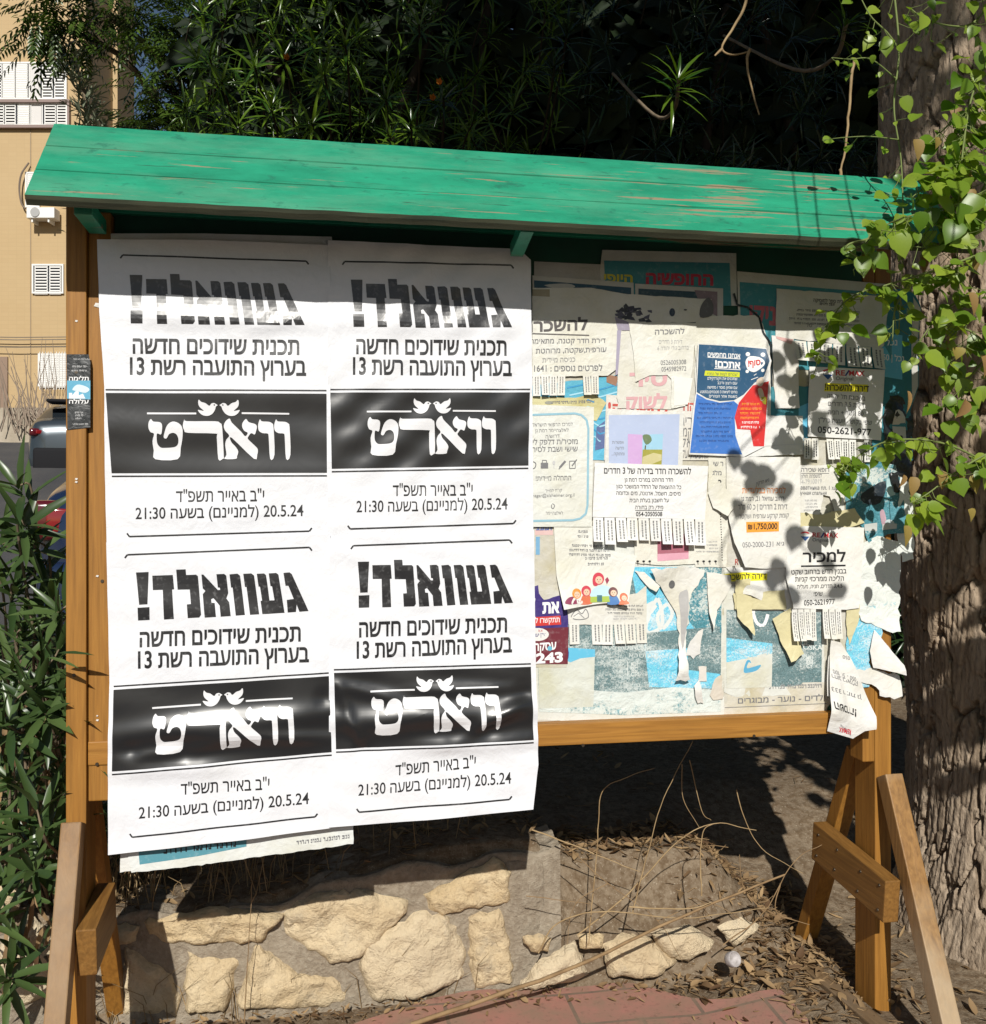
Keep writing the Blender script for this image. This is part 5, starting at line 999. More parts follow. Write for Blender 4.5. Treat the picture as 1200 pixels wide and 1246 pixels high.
DARKL = leaf_mat('shade_leaf', (0.006, 0.012, 0.005), (0.014, 0.026, 0.009), 0.0, 0.6, 0.15)  # near-black inner leaves, the hedge's depth of shade put into their colour
DSTEM = simple('shaded_stem', (0.035, 0.028, 0.02), 0.9, 0.1)  # stem brown darkened, hedge shade painted into the colour
PIN = leaf_mat('feather_leaf', (0.016, 0.038, 0.008), (0.085, 0.14, 0.022), 0.28, 0.3)
VINE = leaf_mat('vine_leaf', (0.10, 0.21, 0.014), (0.32, 0.42, 0.05), 0.45, 0.36)
SHADE_CANOPY = leaf_mat('shade_canopy_leaf', (0.035, 0.07, 0.02), (0.07, 0.12, 0.03), 0.1, 0.5)
STEMG = simple('green_stem', (0.16, 0.20, 0.06), 0.6, 0.3); STEMB = simple('brown_stem', (0.13, 0.10, 0.07), 0.8, 0.2, var=(20, (0.22, 0.17, 0.11)))
def lat(l, z, t): q = CAM+RIGHT*l+FWD*t; return Vector((q.x, q.y, z))

Fl = Foliage()
for i in range(2100):
    x, y = spots_r(); z = max(gz(x, y), PAVE+0.022 if y < 0.4 and x < 1.1 else -9); an = rng.uniform(0, 6.3)
    l = rng.uniform(.016, .05)*(.62 if y < WY and x < 1.0 else 1); Fl.leaf((x, y, z+rng.uniform(.002, .009)), (math.cos(an), math.sin(an), rng.uniform(-.08, .35)), (rng.uniform(-.5, .5), rng.uniform(-.5, .5), 1), l, l*rng.choice([.2, .3, .45]), rng.uniform(-.5, .5))
tag(Fl.build('fallen_leaves', DRY, None, LANCE, .25), 'brown fallen leaves littering the soil and the foot of the wall', 'leaf litter', kind='stuff')
# hedge of narrow leaved shrubs behind the board
def hedge(label, l0, l1, z0, z1, ntips, nback, seed_sprigs=(), lowcut=None, lm=None):
    base = lat((l0+l1)/2, 0.45, 5.2); E = empty('narrow_leaved_shrub', base, label, 'shrub'); Fo = Foliage(); T = Tubes()
    for i in range(9):
        l = rng.uniform(l0+.2, l1-.2); t = rng.uniform(5.5, 6.2); T.add(spline([lat(l, 0.4, t), lat(l+rng.uniform(-.2, .2), 1.6, t), lat(l+rng.uniform(-.4, .4), 3.0, t-.1), lat(l+rng.uniform(-.6, .6), 4.3, t)], 5), 0.025, 6)
    for i in range(ntips):
        l = rng.uniform(l0, l1); z = rng.uniform(z0, z1); t = 4.75+0.30*float(fbm(l*1.7, z*1.7, 31))+rng.uniform(0, 1.0)**1.5*0.9-max(0, z-3.2)*0.15
        if lowcut and z < lowcut[1] and l < lowcut[0]: continue
        p_ = lat(l, z, t); ax_ = Vector((rng.uniform(-.7, .7), -0.8-rng.uniform(0, .6), rng.uniform(-.2, .9)))
        Fo.whorl(p_, ax_, rng.randint(12, 18), rng.uniform(.12, .175), .0125, dr=0.3)
        if rng.random() < .3: T.add([p_, p_-ax_*0.12, p_-ax_*0.3+Vector((0, 0, -.1))], 0.004, 4)
    for (px, py, t, k) in seed_sprigs:
        p_ = at(px, py, t); Fo.whorl(p_, (rng.uniform(-.3, .3), -0.9, rng.uniform(0, .7)), 18, .15*k, .014*k, dr=0.4); T.add([p_, p_+Vector((.02, .15, -.05)), p_+Vector((.05, .6, -.25))], 0.005, 5)
    Fo.build('foliage', lm or THV, E); T.build('stem', DSTEM, E)
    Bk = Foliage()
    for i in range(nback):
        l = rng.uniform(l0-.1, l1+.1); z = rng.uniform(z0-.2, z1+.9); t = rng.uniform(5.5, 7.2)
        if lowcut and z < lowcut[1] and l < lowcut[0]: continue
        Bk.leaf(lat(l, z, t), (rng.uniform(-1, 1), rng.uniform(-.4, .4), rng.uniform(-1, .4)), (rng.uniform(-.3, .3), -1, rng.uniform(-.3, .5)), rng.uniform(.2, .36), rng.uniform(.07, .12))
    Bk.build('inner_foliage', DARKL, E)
hedge('bushy shrub with long narrow leaves, sunlit in patches, above the middle of the roof', -1.55, 0.45, 0.9, 4.5, 520, 8200,
      [(310,80,4.4,1), (270,100,4.4,1), (345,65,4.4,1), (395,90,4.3,1), (255,70,4.5,1), (330,130,4.3,.9), (290,150,4.3,.9), (420,55,4.4,1), (510,30,4.3,1), (500,150,4.3,1), (475,165,4.2,.8), (380,150,4.3,1), (225,130,4.5,.9), (470,120,4.3,.9)], (-0.75, 2.1))
hedge('dark shrub with long narrow leaves in deep shade, above the right half of the roof', 0.45, 3.2, 0.5, 4.5, 430, 13000, [(690,40,4.2,1), (675,80,4.3,.8), (540,120,4.2,.9)], None, THV_SHADED)
for (px, py, t) in ((350,72,4.25), (535,102,4.1), (527,121,4.1)):
    Fw = Foliage(); c_ = at(px, py, t)
    for k in range(5): a_ = k*1.257; Fw.leaf(c_, RIGHT*math.cos(a_)*.6+Vector((0, 0, math.sin(a_)*.6))-FWD*.9, -FWD, .034, .017, -.15)
    tag(Fw.build('flower', leaf_mat('orange_petal', (.36, .09, .015), (.55, .22, .03), .3, .5), None, OVATE, .1), {350:'orange blossom among the sunlit narrow leaves', 535:'upper of two orange blossoms in the dark foliage', 527:'lower of two orange blossoms in the dark foliage'}[px], 'flower')
# the one sprig that catches the sun
def sprig(px, py, t, label, n, k):
    E = empty('leafy_branch', at(px, py, t), label, 'branch'); Fo = Foliage(); p_ = at(px, py, t); Fo.whorl(p_, (0.1, -0.75, 0.65), n, .15*k, .015*k, spread=(.35, 1.05), dr=0.35); Fo.build('foliage', THV, E)
    T = Tubes(); T.add(spline([p_, p_+Vector((.03, .12, -.04)), p_+Vector((.1, .5, .1)), p_+Vector((.2, 1.3, .6))], 5), 0.006, 6); T.build('stem', STEMB, E)
sprig(826, 96, 2.9, 'single bright whorl of narrow leaves hanging in front of the dark shrub', 24, .82)
sprig(1030, 28, 2.75, 'partly lit narrow leaved branch hanging at the top beside the tree trunk', 16, .7)
stems('dry_branch', 'pale leafless hooked twig hanging down from the top edge', [[(912,-20),(905,12),(885,45),(879,60),(893,67),(913,62)], [(913,60),(909,72),(912,95),(924,140)], [(879,60),(870,68)]], 0.007, STRAW, t0=3.2, cat='twig')
stems('dry_branch', 'pale hanging twig with a forked lower end just above the roof', [[(1040,70),(1036,100),(1031,160),(1024,210),(1018,232)], [(1024,205),(1026,232)]], 0.006, STRAW, t0=2.7, cat='twig')

# left tree with feathery leaves, and the conifer far behind
tl = empty('feather_leaved_tree', lat(-1.9, 0.75, 7.4), 'tree with small feathery leaves hanging over the corner of the building', 'tree')
Fo = Foliage(); blobs = [(58,20,.12,30),(95,42,.13,34),(125,8,.2,50),(34,50,.06,8),(68,50,.08,12),(190,30,.24,60),(215,95,.28,80),(190,130,.2,50),(250,40,.4,80),(205,150,.16,30),(255,150,.28,60),(150,88,.05,4),(300,100,.4,70),(330,40,.4,60),(200,-40,.6,120),(100,-60,.25,34),(320,170,.3,50),(215,180,.2,36)]
for (px, py, r_, n) in blobs:
    c = at(px, py, 7.0)
    for i in range(n):
        p_ = c+Vector((rng.gauss(0, 1), rng.gauss(0, 1.2), rng.gauss(0, .8)))*r_*0.62; q_ = p_-CAM; sx = CX+q_.dot(RIGHT)/q_.dot(FWD)*F; sy = CY-q_.z/q_.dot(FWD)*F
        if sx < 168 and sy > 48+rng.uniform(0, 22): continue
        d = Vector((rng.uniform(-1, 1), rng.uniform(-1, .3), rng.uniform(-1.0, .15))).normalized(); s_ = d.cross(Vector((0, 0, 1))).normalized(); L_ = rng.uniform(.22, .36); up = s_.cross(d)
        for j in range(8):
            q = p_+d*L_*(j+1)/8-Vector((0, 0, .05*(j/8)**2)); k = .075*(1-.5*abs(j-3)/6)
            for sg in (-1, 1): Fo.leaf(q, d*.65+s_*sg*.8+Vector((0, 0, -.25)), up, k, k*.30, .15)
        Fo.leaf(p_+d*L_*1.02, d, up, .07, .02, .2)
Fo.build('crown', PIN, tl); T = Tubes()
T.add(spline([lat(-1.9, 0.6, 7.5), lat(-1.95, 2.4, 7.5), lat(-2.1, 4.2, 7.4), lat(-2.0, 6.0, 7.3)], 6), [0.14-.003*i for i in range(19)], 9)
for (px, py) in ((60,28),(130,20),(170,50),(215,95),(250,40),(300,100),(185,150)): T.add(spline([lat(-2.05, 3.6, 7.4), (lat(-2.05, 4.4, 7.35)+at(px, py, 7.05))/2, at(px, py, 7.0)], 5), [0.04-.003*i for i in range(11)], 5)
T.build('trunk', STEMB, tl)
cf = empty('conifer', at(115, 500, 12.5), 'small grey-green conifer in front of the building corner', 'tree'); Fo = Foliage(); T = Tubes()
T.add(spline([at(122, 560, 12.5), at(120, 300, 12.5), at(112, 160, 12.5), at(88, 62, 12.5)], 6), [0.09-.004*i for i in range(19)], 6)
for i in range(150):
    k = rng.random(); y = 66+k*240; xc_ = 86+30*min(1, k*2.6); wd = 2+24*min(1, k*1.6); p_ = at(xc_+rng.uniform(-wd, wd), y, 12.5+rng.uniform(-.3, .3)); d0 = Vector((rng.uniform(-1, 1), rng.uniform(-1, .5), rng.uniform(.1, .9))).normalized()
    for j in range(9):
        d = (d0+Vector((rng.gauss(0, .5), rng.gauss(0, .5), rng.gauss(0, .4)))).normalized(); Fo.leaf(p_+d0*.03*j, d, (0, 0, 1), rng.uniform(.09, .17), .03, .05)
Fo.build('crown', leaf_mat('conifer_leaf', (0.075, 0.095, 0.055), (0.16, 0.18, 0.11), 0.05, 0.6), cf); T.build('trunk', STEMB, cf)

# oleander in front of the left post
ol = empty('oleander_bush', lat(-1.15, 0.1, 2.45), 'leafy oleander with narrow leaves growing beside the left post', 'shrub'); Fo = Foliage(); Fd = Foliage(); T = Tubes()
tips = [(18,590),(32,640),(8,660),(50,690),(20,720),(62,720),(30,765),(72,790),(48,830),(14,815),(75,850),(30,890),(62,930),(10,950),(80,965),(45,985),(20,1010),(66,1030),(90,1010),(40,1060),(10,1075),(-20,700),(-25,800),(-20,900),(-30,1000),(-10,1110),(60,760),(85,880),(5,880),(55,870),(12,1190),(30,1165),(70,745),(40,655)]
for (px, py) in tips:
    t = rng.uniform(2.12, 2.45); p_ = at(px, py, t); ax_ = Vector((rng.uniform(-.5, .6), rng.uniform(-.9, -.1), rng.uniform(.1, .9)))
    Fo.whorl(p_, ax_, rng.randint(9, 13), rng.uniform(.12, .17), .0205, spread=(.2, 1.0), dr=.2)
    b_ = lat(-1.15+rng.uniform(-.15, .1), 0.15, 2.6); T.add(spline([p_, p_-ax_*.12, (p_+b_)/2+Vector((0, .1, .05)), b_], 6), [0.002+.0002*i for i in range(19)], 5)
for i in range(85):
    p_ = at(rng.uniform(-60, 74), rng.uniform(760, 1060), rng.uniform(2.6, 3.0)); Fd.whorl(p_, (rng.uniform(-.6, .6), -.5, rng.uniform(-.2, .8)), 9, .11, .017)
for i in range(60):
    p_ = at(rng.uniform(108, 200), rng.uniform(985, 1100), rng.uniform(2.75, 3.1)); Fd.whorl(p_, (rng.uniform(-.6, .6), -.5, rng.uniform(-.1, .8)), 8, .09, .013)
p_ = at(70, 795, 2.05); Fo.leaf(p_, (0.9, -.1, .02), (0, -.4, 1), .075, .012, .1); Fo.leaf(at(58, 800, 2.05), (0.8, -.2, -.2), (0, -.4, 1), .07, .012, .1)
Fo.build('foliage', OLE, ol); Fd.build('inner_foliage', OLE, ol); T.build('stem', STEMB, ol)
Dd = Foliage()
for i in range(80):
    p_ = at(rng.uniform(0, 75), rng.choice([rng.gauss(880, 28), rng.gauss(960, 40), rng.gauss(1130, 25)]), rng.uniform(2.3, 2.55)); Dd.leaf(p_, (rng.uniform(-.5, .5), rng.uniform(-.4, .2), -1), (rng.uniform(-.5, .5), -1, .1), rng.uniform(.05, .10), .012, .2)
Dd.build('withered_leaves', DRY, ol)

# ------------------------------------------------------------------ the big tree on the right
tr = empty('large_tree', (2.12, 0.40, 0.15), 'big tree with deeply cracked bark standing at the right end of the board', 'tree')
nth, nz = 560, 760; th = np.linspace(0, 2*math.pi, nth, endpoint=False); zz = np.linspace(-0.05, 4.6, nz); TH_, ZZ = np.meshgrid(th, zz, indexing='ij')
Rb = 0.335+0.10*np.exp(-(ZZ)/0.25)+0.03*np.sin(TH_*3+1)*np.exp(-ZZ/0.9)+0.025*np.sin(ZZ*1.7+2*np.cos(TH_))+0.02*np.sin(2*TH_+ZZ*.8)
uu = np.cos(TH_)*0.335; vv = np.sin(TH_)*0.335
def plates(cw, chh, warp, seed):
    ncol = int(round(2*math.pi*0.335/cw)); C_, S_ = np.cos(TH_), np.sin(TH_)
    U_ = TH_/(2*math.pi)*ncol+warp*fbm(C_*3, ZZ*2.2+S_*3, 41+seed, 3)+0.10*fbm(C_*16+ZZ*9, ZZ*13+S_*16, 43+seed, 3); W_ = ZZ/chh+0.30*fbm(C_*5, ZZ*3+S_*5, 47+seed, 3)+0.05*fbm(C_*30, ZZ*20+S_*30, 49, 2)
    d1 = np.full(U_.shape, 9.0); d2 = d1.copy(); idv = np.zeros(U_.shape); ui = np.floor(U_).astype(int); wi = np.floor(W_).astype(int)
    for a in (-1, 0, 1):
        for b_ in (-1, 0, 1):
            cu_ = ui+a; cv_ = wi+b_; h1 = _perm[((cu_ % ncol)*73+cv_*151+seed) % 512]/511.0; h2 = _perm[((cu_ % ncol)*31+cv_*57+99+seed) % 512]/511.0
            dd_ = np.maximum(np.abs(cu_+0.15+.7*h1-U_), np.abs(cv_+0.1+.8*h2-W_)*0.9)+0.35*np.hypot(cu_+0.15+.7*h1-U_, cv_+0.1+.8*h2-W_); nw = dd_ < d1; d2 = np.where(nw, d1, np.minimum(d2, dd_)); idv = np.where(nw, h1*.6+h2*.4, idv); d1 = np.where(nw, dd_, d1)
    return d2-d1, idv
e1, i1 = plates(0.105, 0.34, 0.42, 0); e2, i2 = plates(0.042, 0.10, 0.30, 17)
cr = sstep(0.0, 0.10, e1); c2 = sstep(0.0, 0.12, e2)
disp = 0.036*cr+0.020*(i1-.5)*cr+(0.006*c2+0.010*(i2-.5))*cr+0.0035*fbm(np.cos(TH_)*60, ZZ*22+np.sin(TH_)*60, 53)
Rr = Rb+disp-0.035; lean = 0.02*ZZ-0.05*sstep(0.3, 2.0, ZZ); Xc = 2.12+lean+0.03*np.sin(ZZ*1.3); Yc = 0.40+0.02*ZZ
V = np.stack([Xc+Rr*np.cos(TH_), Yc+Rr*np.sin(TH_), 0.1+ZZ], -1).reshape(-1, 3)
mb, nt, p = new_mat('bark'); v = coords(nt, (22, 22, 5)); n1 = noise(nt, v, 1.0, 7, 0.7, .4); n2 = noise(nt, coords(nt, (3, 3, 1.5)), 1.0, 4); n3 = noise(nt, coords(nt, (90, 90, 30)), 1.0, 4, .7)
cc = mixc(nt, ramp(nt, n1, [(0.34, 0.0), (0.66, 1.0)]), (0.22, 0.165, 0.115), (0.47, 0.375, 0.28)); cc = mixc(nt, ramp(nt, n2, [(0.45, 0.0), (0.7, 0.5)]), cc, (0.40, 0.29, 0.19)); cc = mixc(nt, ramp(nt, n3, [(0.34, 0.5), (0.46, 0.0)]), cc, (0.07, 0.05, 0.038))
nt.links.new(cc, p.inputs['Base Color']); p.inputs['Roughness'].default_value = 0.92; p.inputs['Specular IOR Level'].default_value = 0.12; bump(nt, p, n3, 0.7, 0.012)
from_np('trunk', V, grid_faces(nth, nz, True)[:, ::-1], mb, tr, True)
top = Vector((2.12+.02*4.6-.05, .40+.09, 4.55)); ends = [lat(2.6, 6.2, 1.2), lat(1.0, 6.3, 1.4), lat(-0.4, 6.2, 1.5), lat(1.4, 6.6, -0.4), lat(3.0, 6.6, 2.4), lat(2.2, 7.0, 3.6)]
for e_ in ends:
    pts = spline([top-Vector((0, 0, .35)), top+(e_-top)*.3+Vector((0, 0, .55)), top+(e_-top)*.7+Vector((0, 0, .3)), e_], 7); T = Tubes(); T.add(pts, [0.20*(1-.8*i/len(pts)) for i in range(len(pts))], 10); T.build('limb', mb, tr)
Fo = Foliage()
for i in range(15000):  # unseen crown slab overhead, laid out to shade the shrubs behind the board
    l = rng.uniform(-2.0, 3.7); t = rng.uniform(-1.1, 2.9); z = rng.uniform(5.05, 6.9)+.35*float(fbm(l*.9, t*.9, 61))
    dens = 1.0 if l > -0.25 else 0.30
    if t < 0.2 and l < 0.9: continue
    if dens < 1 and (rng.random() > dens or float(fbm(l*2.2, t*2.2+z, 63)) > 0.12): continue
    Fo.leaf(lat(l, z, t), (rng.uniform(-1, 1), rng.uniform(-1, 1), rng.uniform(-.8, .2)), (rng.uniform(-.6, .6), rng.uniform(-.9, .2), 1), rng.uniform(.14, .24), rng.uniform(.075, .12), .2)
Fo.build('crown', SHADE_CANOPY, tr)

# climbing vine with bright leaves
vn = empty('climbing_vine', lat(1.35, 0.3, 2.4), 'climbing vine with bright green heart shaped leaves hanging over the right end of the roof', 'vine'); Fo = Foliage(); T = Tubes()
def vstem(pts, n, size=.062, spread=14, rad=.0028, jd=.05):
    W = spline([at(px, py, t) for px, py, t in pts], 8); T.add(W, [rad*(1-.6*i/len(W)) for i in range(len(W))], 6)
    for i in range(n):
        k = rng.randrange(len(W)); t = (W[k]-CAM).dot(FWD); o = RIGHT*rng.uniform(-spread, spread)*t/F+Vector((0, 0, rng.uniform(-spread*1.1, spread*.5)*t/F))+FWD*rng.uniform(-jd, jd); p_ = W[k]+o
        d = Vector((rng.uniform(-1, 1), rng.uniform(-.7, .1), rng.uniform(-1.3, .1))); u = Vector((rng.uniform(-.5, .5), rng.uniform(-1.3, -.1), rng.uniform(.2, 1.0)))
        l = size*.9*rng.choice([rng.uniform(.25, .6), rng.uniform(.6, 1.0), rng.uniform(.8, 1.3)]); Fo.leaf(p_, d, u, l, l*rng.uniform(.72, .92), rng.uniform(-.05, .35)); T.add([W[k], W[k]+o*.6+Vector((0, 0, -.003)), p_], .0009, 4)
vstem([(1086,-30,2.29),(1094,60,2.29),(1088,130,2.29),(1097,200,2.29),(1099,300,2.27),(1094,400,2.39)], 18, 0.048, 20)
vstem([(1094,60,2.29),(1080,40,2.28),(1060,20,2.27),(1045,-8,2.27)], 6, 0.040, 10)
vstem([(1090,95,2.29),(1060,72,2.27),(1035,72,2.27),(1012,70,2.27)], 9, 0.036, 10, .0018)
vstem([(1095,170,2.29),(1060,166,2.27),(1030,167,2.27),(1002,170,2.25)], 5, 0.032, 8, .0016)
vstem([(1215,150,2.21),(1180,180,2.20),(1140,215,2.18),(1110,240,2.17)], 43, 0.056, 24)
vstem([(1215,225,2.18),(1160,250,2.15),(1100,265,2.13),(1060,285,2.11),(1046,318,2.10)], 52, 0.050, 20)
vstem([(1215,300,2.18),(1150,325,2.14),(1085,345,2.24),(1035,362,2.23),(1008,396,2.22),(994,440,2.22)], 64, 0.042, 17)
vstem([(1110,335,2.25),(1090,375,2.24),(1086,415,2.24)], 13, 0.045, 16)
vstem([(1215,350,2.27),(1160,370,2.26),(1130,400,2.25),(1112,430,2.25)], 36, 0.050, 22)
vstem([(1215,570,2.33),(1150,540,2.30),(1085,536,2.29),(1040,558,2.27),(1024,582,2.27)], 67, 0.044, 17)
vstem([(1215,545,2.30),(1170,570,2.29),(1130,600,2.29),(1108,612,2.29)], 31, 0.050, 22)
vstem([(1215,60,2.21),(1185,110,2.20),(1170,200,2.18),(1165,300,2.17),(1172,420,2.29)], 124, 0.051, 32)
vstem([(1215,180,2.21),(1190,240,2.21),(1150,262,2.20),(1110,300,2.19)], 38, .052, 34)
vstem([(1215,120,2.24),(1170,140,2.24),(1130,175,2.24)], 30, .050, 30)
vstem([(1215,430,2.33),(1170,400,2.33),(1140,440,2.32)], 24, .05, 30)
vstem([(1215,-10,2.24),(1180,30,2.22),(1130,25,2.21),(1108,10,2.21)], 36, 0.040, 22)
vstem([(1215,420,2.30),(1180,460,2.30),(1165,500,2.30)], 27, 0.048, 24)
vstem([(1060,290,2.11),(1030,300,2.10),(1055,320,2.10)], 6, 0.040, 14)
# more of the vine hangs nearer the street, above the photo's edge; its leaves shade the notices
shade = [(905,575),(918,592),(935,582),(893,560),(952,600),(928,478),(942,500),(958,545),(955,470),(1000,520),(1020,500),(985,555),(1040,520),(1062,525),(968,655),(1000,640),(1030,642),(1046,622),(1006,690),(1030,702),(950,700),(962,730),(1010,725),(1060,712),(1052,660),(890,705),(902,622),(1000,410),(1050,415),(1072,430),(965,430),(1015,470),(990,475),(1050,470),(948,440),(1065,560),(1000,590),(1020,610),(976,620),(1040,680),(938,705),(880,740)]
zt_ = []
for (px, py) in shade:
    x, z = B(px+rng.uniform(-3, 3), py); e_ = 0.85; ok = False
    while e_ < 1.75 and not ok:
        p_ = Vector((x, -0.012, z))-SUNDIR*e_; q_ = p_-CAM; ok = CY-q_.z/q_.dot(FWD)*F < -70; e_ += .04
    if not ok or rng.random() < 0.34: continue
    l = rng.uniform(.050, .074); zt_.append(p_)
    d = Vector((rng.uniform(-.6, .6), rng.uniform(-.2, .3), -1)); Fo.leaf(p_+Vector((0, 0, l*.5)), d, -SUNDIR+Vector((rng.uniform(-.3, .3), 0, rng.uniform(-.3, .3))), l, l*rng.uniform(.7, .95), .05)
for i in range(520):                                 # unseen leaf curtain added beyond the right edge to shade the trunk
    l_ = rng.uniform(1.19, 1.85); hi = rng.random() < .42; z = rng.uniform(4.25, 5.3) if hi else rng.uniform(2.02, 3.2); t = rng.uniform(.9, 1.2)
    if hi and l_ < 1.25: continue
    Fo.leaf(lat(l_, z, t), (rng.uniform(-.7, .7), rng.uniform(-.3, .3), -1), -SUNDIR+Vector((rng.uniform(-.5, .5), rng.uniform(-.3, .3), rng.uniform(-.5, .5))), rng.uniform(.07, .11), rng.uniform(.06, .09), .1)
for l_ in (1.25, 1.45, 1.65): T.add(spline([lat(l_, 5.2, 1.1), lat(l_+.04, 4.2, 1.05), lat(l_-.02, 3.0, 1.08), lat(l_+.03, 2.1, 1.05)], 6), .004, 5)  # stems carrying the added leaf curtain
for k in range(0, len(zt_)-6, 6):
    q = sorted(zt_[k:k+7], key=lambda v_: -v_.z); T.add(spline([q[0]+Vector((.1, .05, .6))]+q, 5), .0022, 5)
Wi = Foliage()
for i in range(26):
    p_ = at(rng.uniform(1095, 1200), rng.uniform(120, 640), rng.uniform(2.15, 2.35)); Wi.leaf(p_, (rng.uniform(-.6, .6), -.3, -1), (rng.uniform(-.8, .8), -1, .3), rng.uniform(.025, .05), rng.uniform(.015, .035), .4)
Wi.build('withered_leaves', leaf_mat('yellowed_leaf', (.30, .24, .05), (.30, .17, .07), .3, .6), vn, OVATE, .2)
Fo.build('leaves', VINE, vn, OVATE, .12); T.build('stem', STEMG, vn)
# ------------------------------------------------------------------ apartment building up the slope on the left
ROT = Matrix.Rotation(-YAW, 3, 'Z')
def fbox(bm, x0, y0, x1, y1, t, thick, bevel=0.0):   # a box whose front faces the street at camera depth t
    c = at((x0+x1)/2, (y0+y1)/2, t)+FWD*thick/2; box(bm, c, (abs(x1-x0)*t/F, thick, abs(y1-y0)*t/F), ROT, bevel)
def fpart(name, rects, t, thick, mat, parent, bevel=0.0):
    bm = bmesh.new()
    for r in rects: fbox(bm, *r, t, thick, bevel)
    return from_bm(name, bm, mat, parent)
bl = empty('apartment_building', at(0, 560, 26), 'beige tiled apartment building with white louvred windows up the slope', 'building')
mt, nt, p = new_mat('beige_tiles'); v = coords(nt, (1, 1, 1), (0, 0, YAW))
sep = N(nt, 'ShaderNodeSeparateXYZ'); nt.links.new(v, sep.inputs[0]); cmb = N(nt, 'ShaderNodeCombineXYZ'); nt.links.new(sep.outputs[0], cmb.inputs[0]); nt.links.new(sep.outputs[2], cmb.inputs[1])
br = N(nt, 'ShaderNodeTexBrick'); nt.links.new(cmb.outputs[0], br.inputs['Vector']); br.offset = 0.0
br.inputs['Scale'].default_value = 1; br.inputs['Brick Width'].default_value = .2; br.inputs['Row Height'].default_value = .1; br.inputs['Mortar Size'].default_value = .006
br.inputs['Color1'].default_value = (.46, .325, .165, 1); br.inputs['Color2'].default_value = (.445, .312, .157, 1); br.inputs['Mortar'].default_value = (.425, .298, .150, 1)
cc = mixc(nt, ramp(nt, noise(nt, coords(nt, (.5, .5, .5)), 1.0, 6, .6), [(.4, 0.0), (.7, .35)]), br.outputs[0], (.49, .365, .20)); nt.links.new(cc, p.inputs['Base Color']); p.inputs['Roughness'].default_value = .7
fpart('wall', [(-700, -500, 104, 640)], 24, 1.7, mt, bl); fpart('wing', [(-700, -500, 143, 640)], 25.72, 1.2, mt, bl)
fpart('expansion_joint', [(36.6, 156, 37.6, 520)], 23.985, .02, simple('joint', (.30, .22, .13)), bl)
WF = simple('white_frame', (.74, .73, .70), .5); DG = simple('dark_opening', (.05, .055, .065), .25, .6); SL = simple('white_louvre', (.78, .77, .74), .5); CUR = simple('white_curtain', (.62, .60, .58), .8)
def window(rect, cols, t=24, rail=None):
    x0, y0, x1, y1 = rect; o = fpart('window', [(x0, y0, x1, y0+2), (x0, y1-2, x1, y1), (x0, y0+2, x0+2, y1-2), (x1-2, y0+2, x1, y1-2)], t-.06, .05, WF, bl)
    def sub(nm, rc, tt, th_, m):
        q = fpart(nm, rc, tt, th_, m, o); return q
    sub('pane', [(x0+2, y0+2, x1-2, y1-2)], t-.012, .01, DG)
    for (a, b_, kind) in cols:
        sl_ = [(a, y0+2, a+1.1, y1-2), (b_-1.1, y0+2, b_, y1-2)]
        if kind == 'open': n = int((y1-y0)/3.6); sl_ += [(a, y0+3+i*3.6, b_, y0+4.6+i*3.6) for i in range(n)]
        elif kind == 'shut': n = int((y1-y0)/2.2); sl_ += [(a, y0+2.2+i*2.2, b_, y0+4.0+i*2.2) for i in range(n)]
        sub('shutter', sl_, t-.05, .03, SL)
        if kind == 'plain': sub('curtain', [(a+1.5, y0+2, b_-1.5, y1-2)], t-.03, .01, CUR)
    return o
w_ = window((-40, 75, 81, 121), [(-20, 2.5, 'open'), (3, 18, 'shut'), (19, 34, 'shut'), (35, 49, 'plain'), (51, 64, 'open'), (66, 79, 'open')])
w2 = window((-40, 124, 82, 153), [(-20, 5, 'open'), (6, 19, 'open'), (21, 36, 'shut'), (37, 52, 'plain'), (54, 68, 'open'), (69, 81, 'open')])
fpart('balcony_rail', [(-40, 120.5, 84, 124), (-40, 151.5, 84, 155), (81.5, 124, 84, 151.5)], 23.88, .1, simple('brown_metal', (.24, .17, .15), .5), bl)
window((38.5, 321, 77, 357), [(42, 58, 'open'), (60, 74, 'open')]); window((30.5, 209, 48, 252), [(33, 46, 'shut')])
o = window((46, 430, 86, 470), [(48, 60, 'shut'), (60, 72, 'shut'), (72, 84, 'shut')]); fpart('security_bar', [(48+i*3.4, 428, 48.7+i*3.4, 474) for i in range(11)], 23.8, .02, SL, o)
fpart('door', [(-20, 434, 9, 498)], 23.95, .04, simple('brown_door', (.25, .17, .12), .6), bl)
acu = empty('air_conditioner', at(49, 259, 23.7), 'white air conditioner unit fixed to the beige wall under the roof corner', 'air conditioner')
bm = bmesh.new(); fbox(bm, 32, 252, 66, 265, 23.6, .32, .02); from_bm('casing', bm, WF, acu)
bm = bmesh.new(); bmesh.ops.create_cone(bm, cap_ends=True, segments=24, radius1=.11, radius2=.11, depth=.02, matrix=Matrix.Translation(at(42.5, 258, 23.59)) @ ROT.to_4x4() @ Matrix.Rotation(R(90), 4, 'X')); from_bm('fan_grille', bm, simple('grey_grille', (.35, .35, .34), .5), acu)
fpart('bracket', [(38, 265, 40, 270)], 23.65, .3, WF, acu); fpart('bracket', [(58, 265, 60, 270)], 23.65, .3, WF, acu)
T = Tubes(); T.add(spline([at(35, 198, 23.9), at(26, 212, 23.85), at(23.5, 230, 23.85), at(26, 247, 23.85), at(31, 254, 23.85)], 6), .022, 6); tag(T.build('cable_bundle', simple('dark_cable', (.16, .12, .09), .7)), 'dark cable bundle looping down the wall to the air conditioner', 'cable')
T = Tubes()
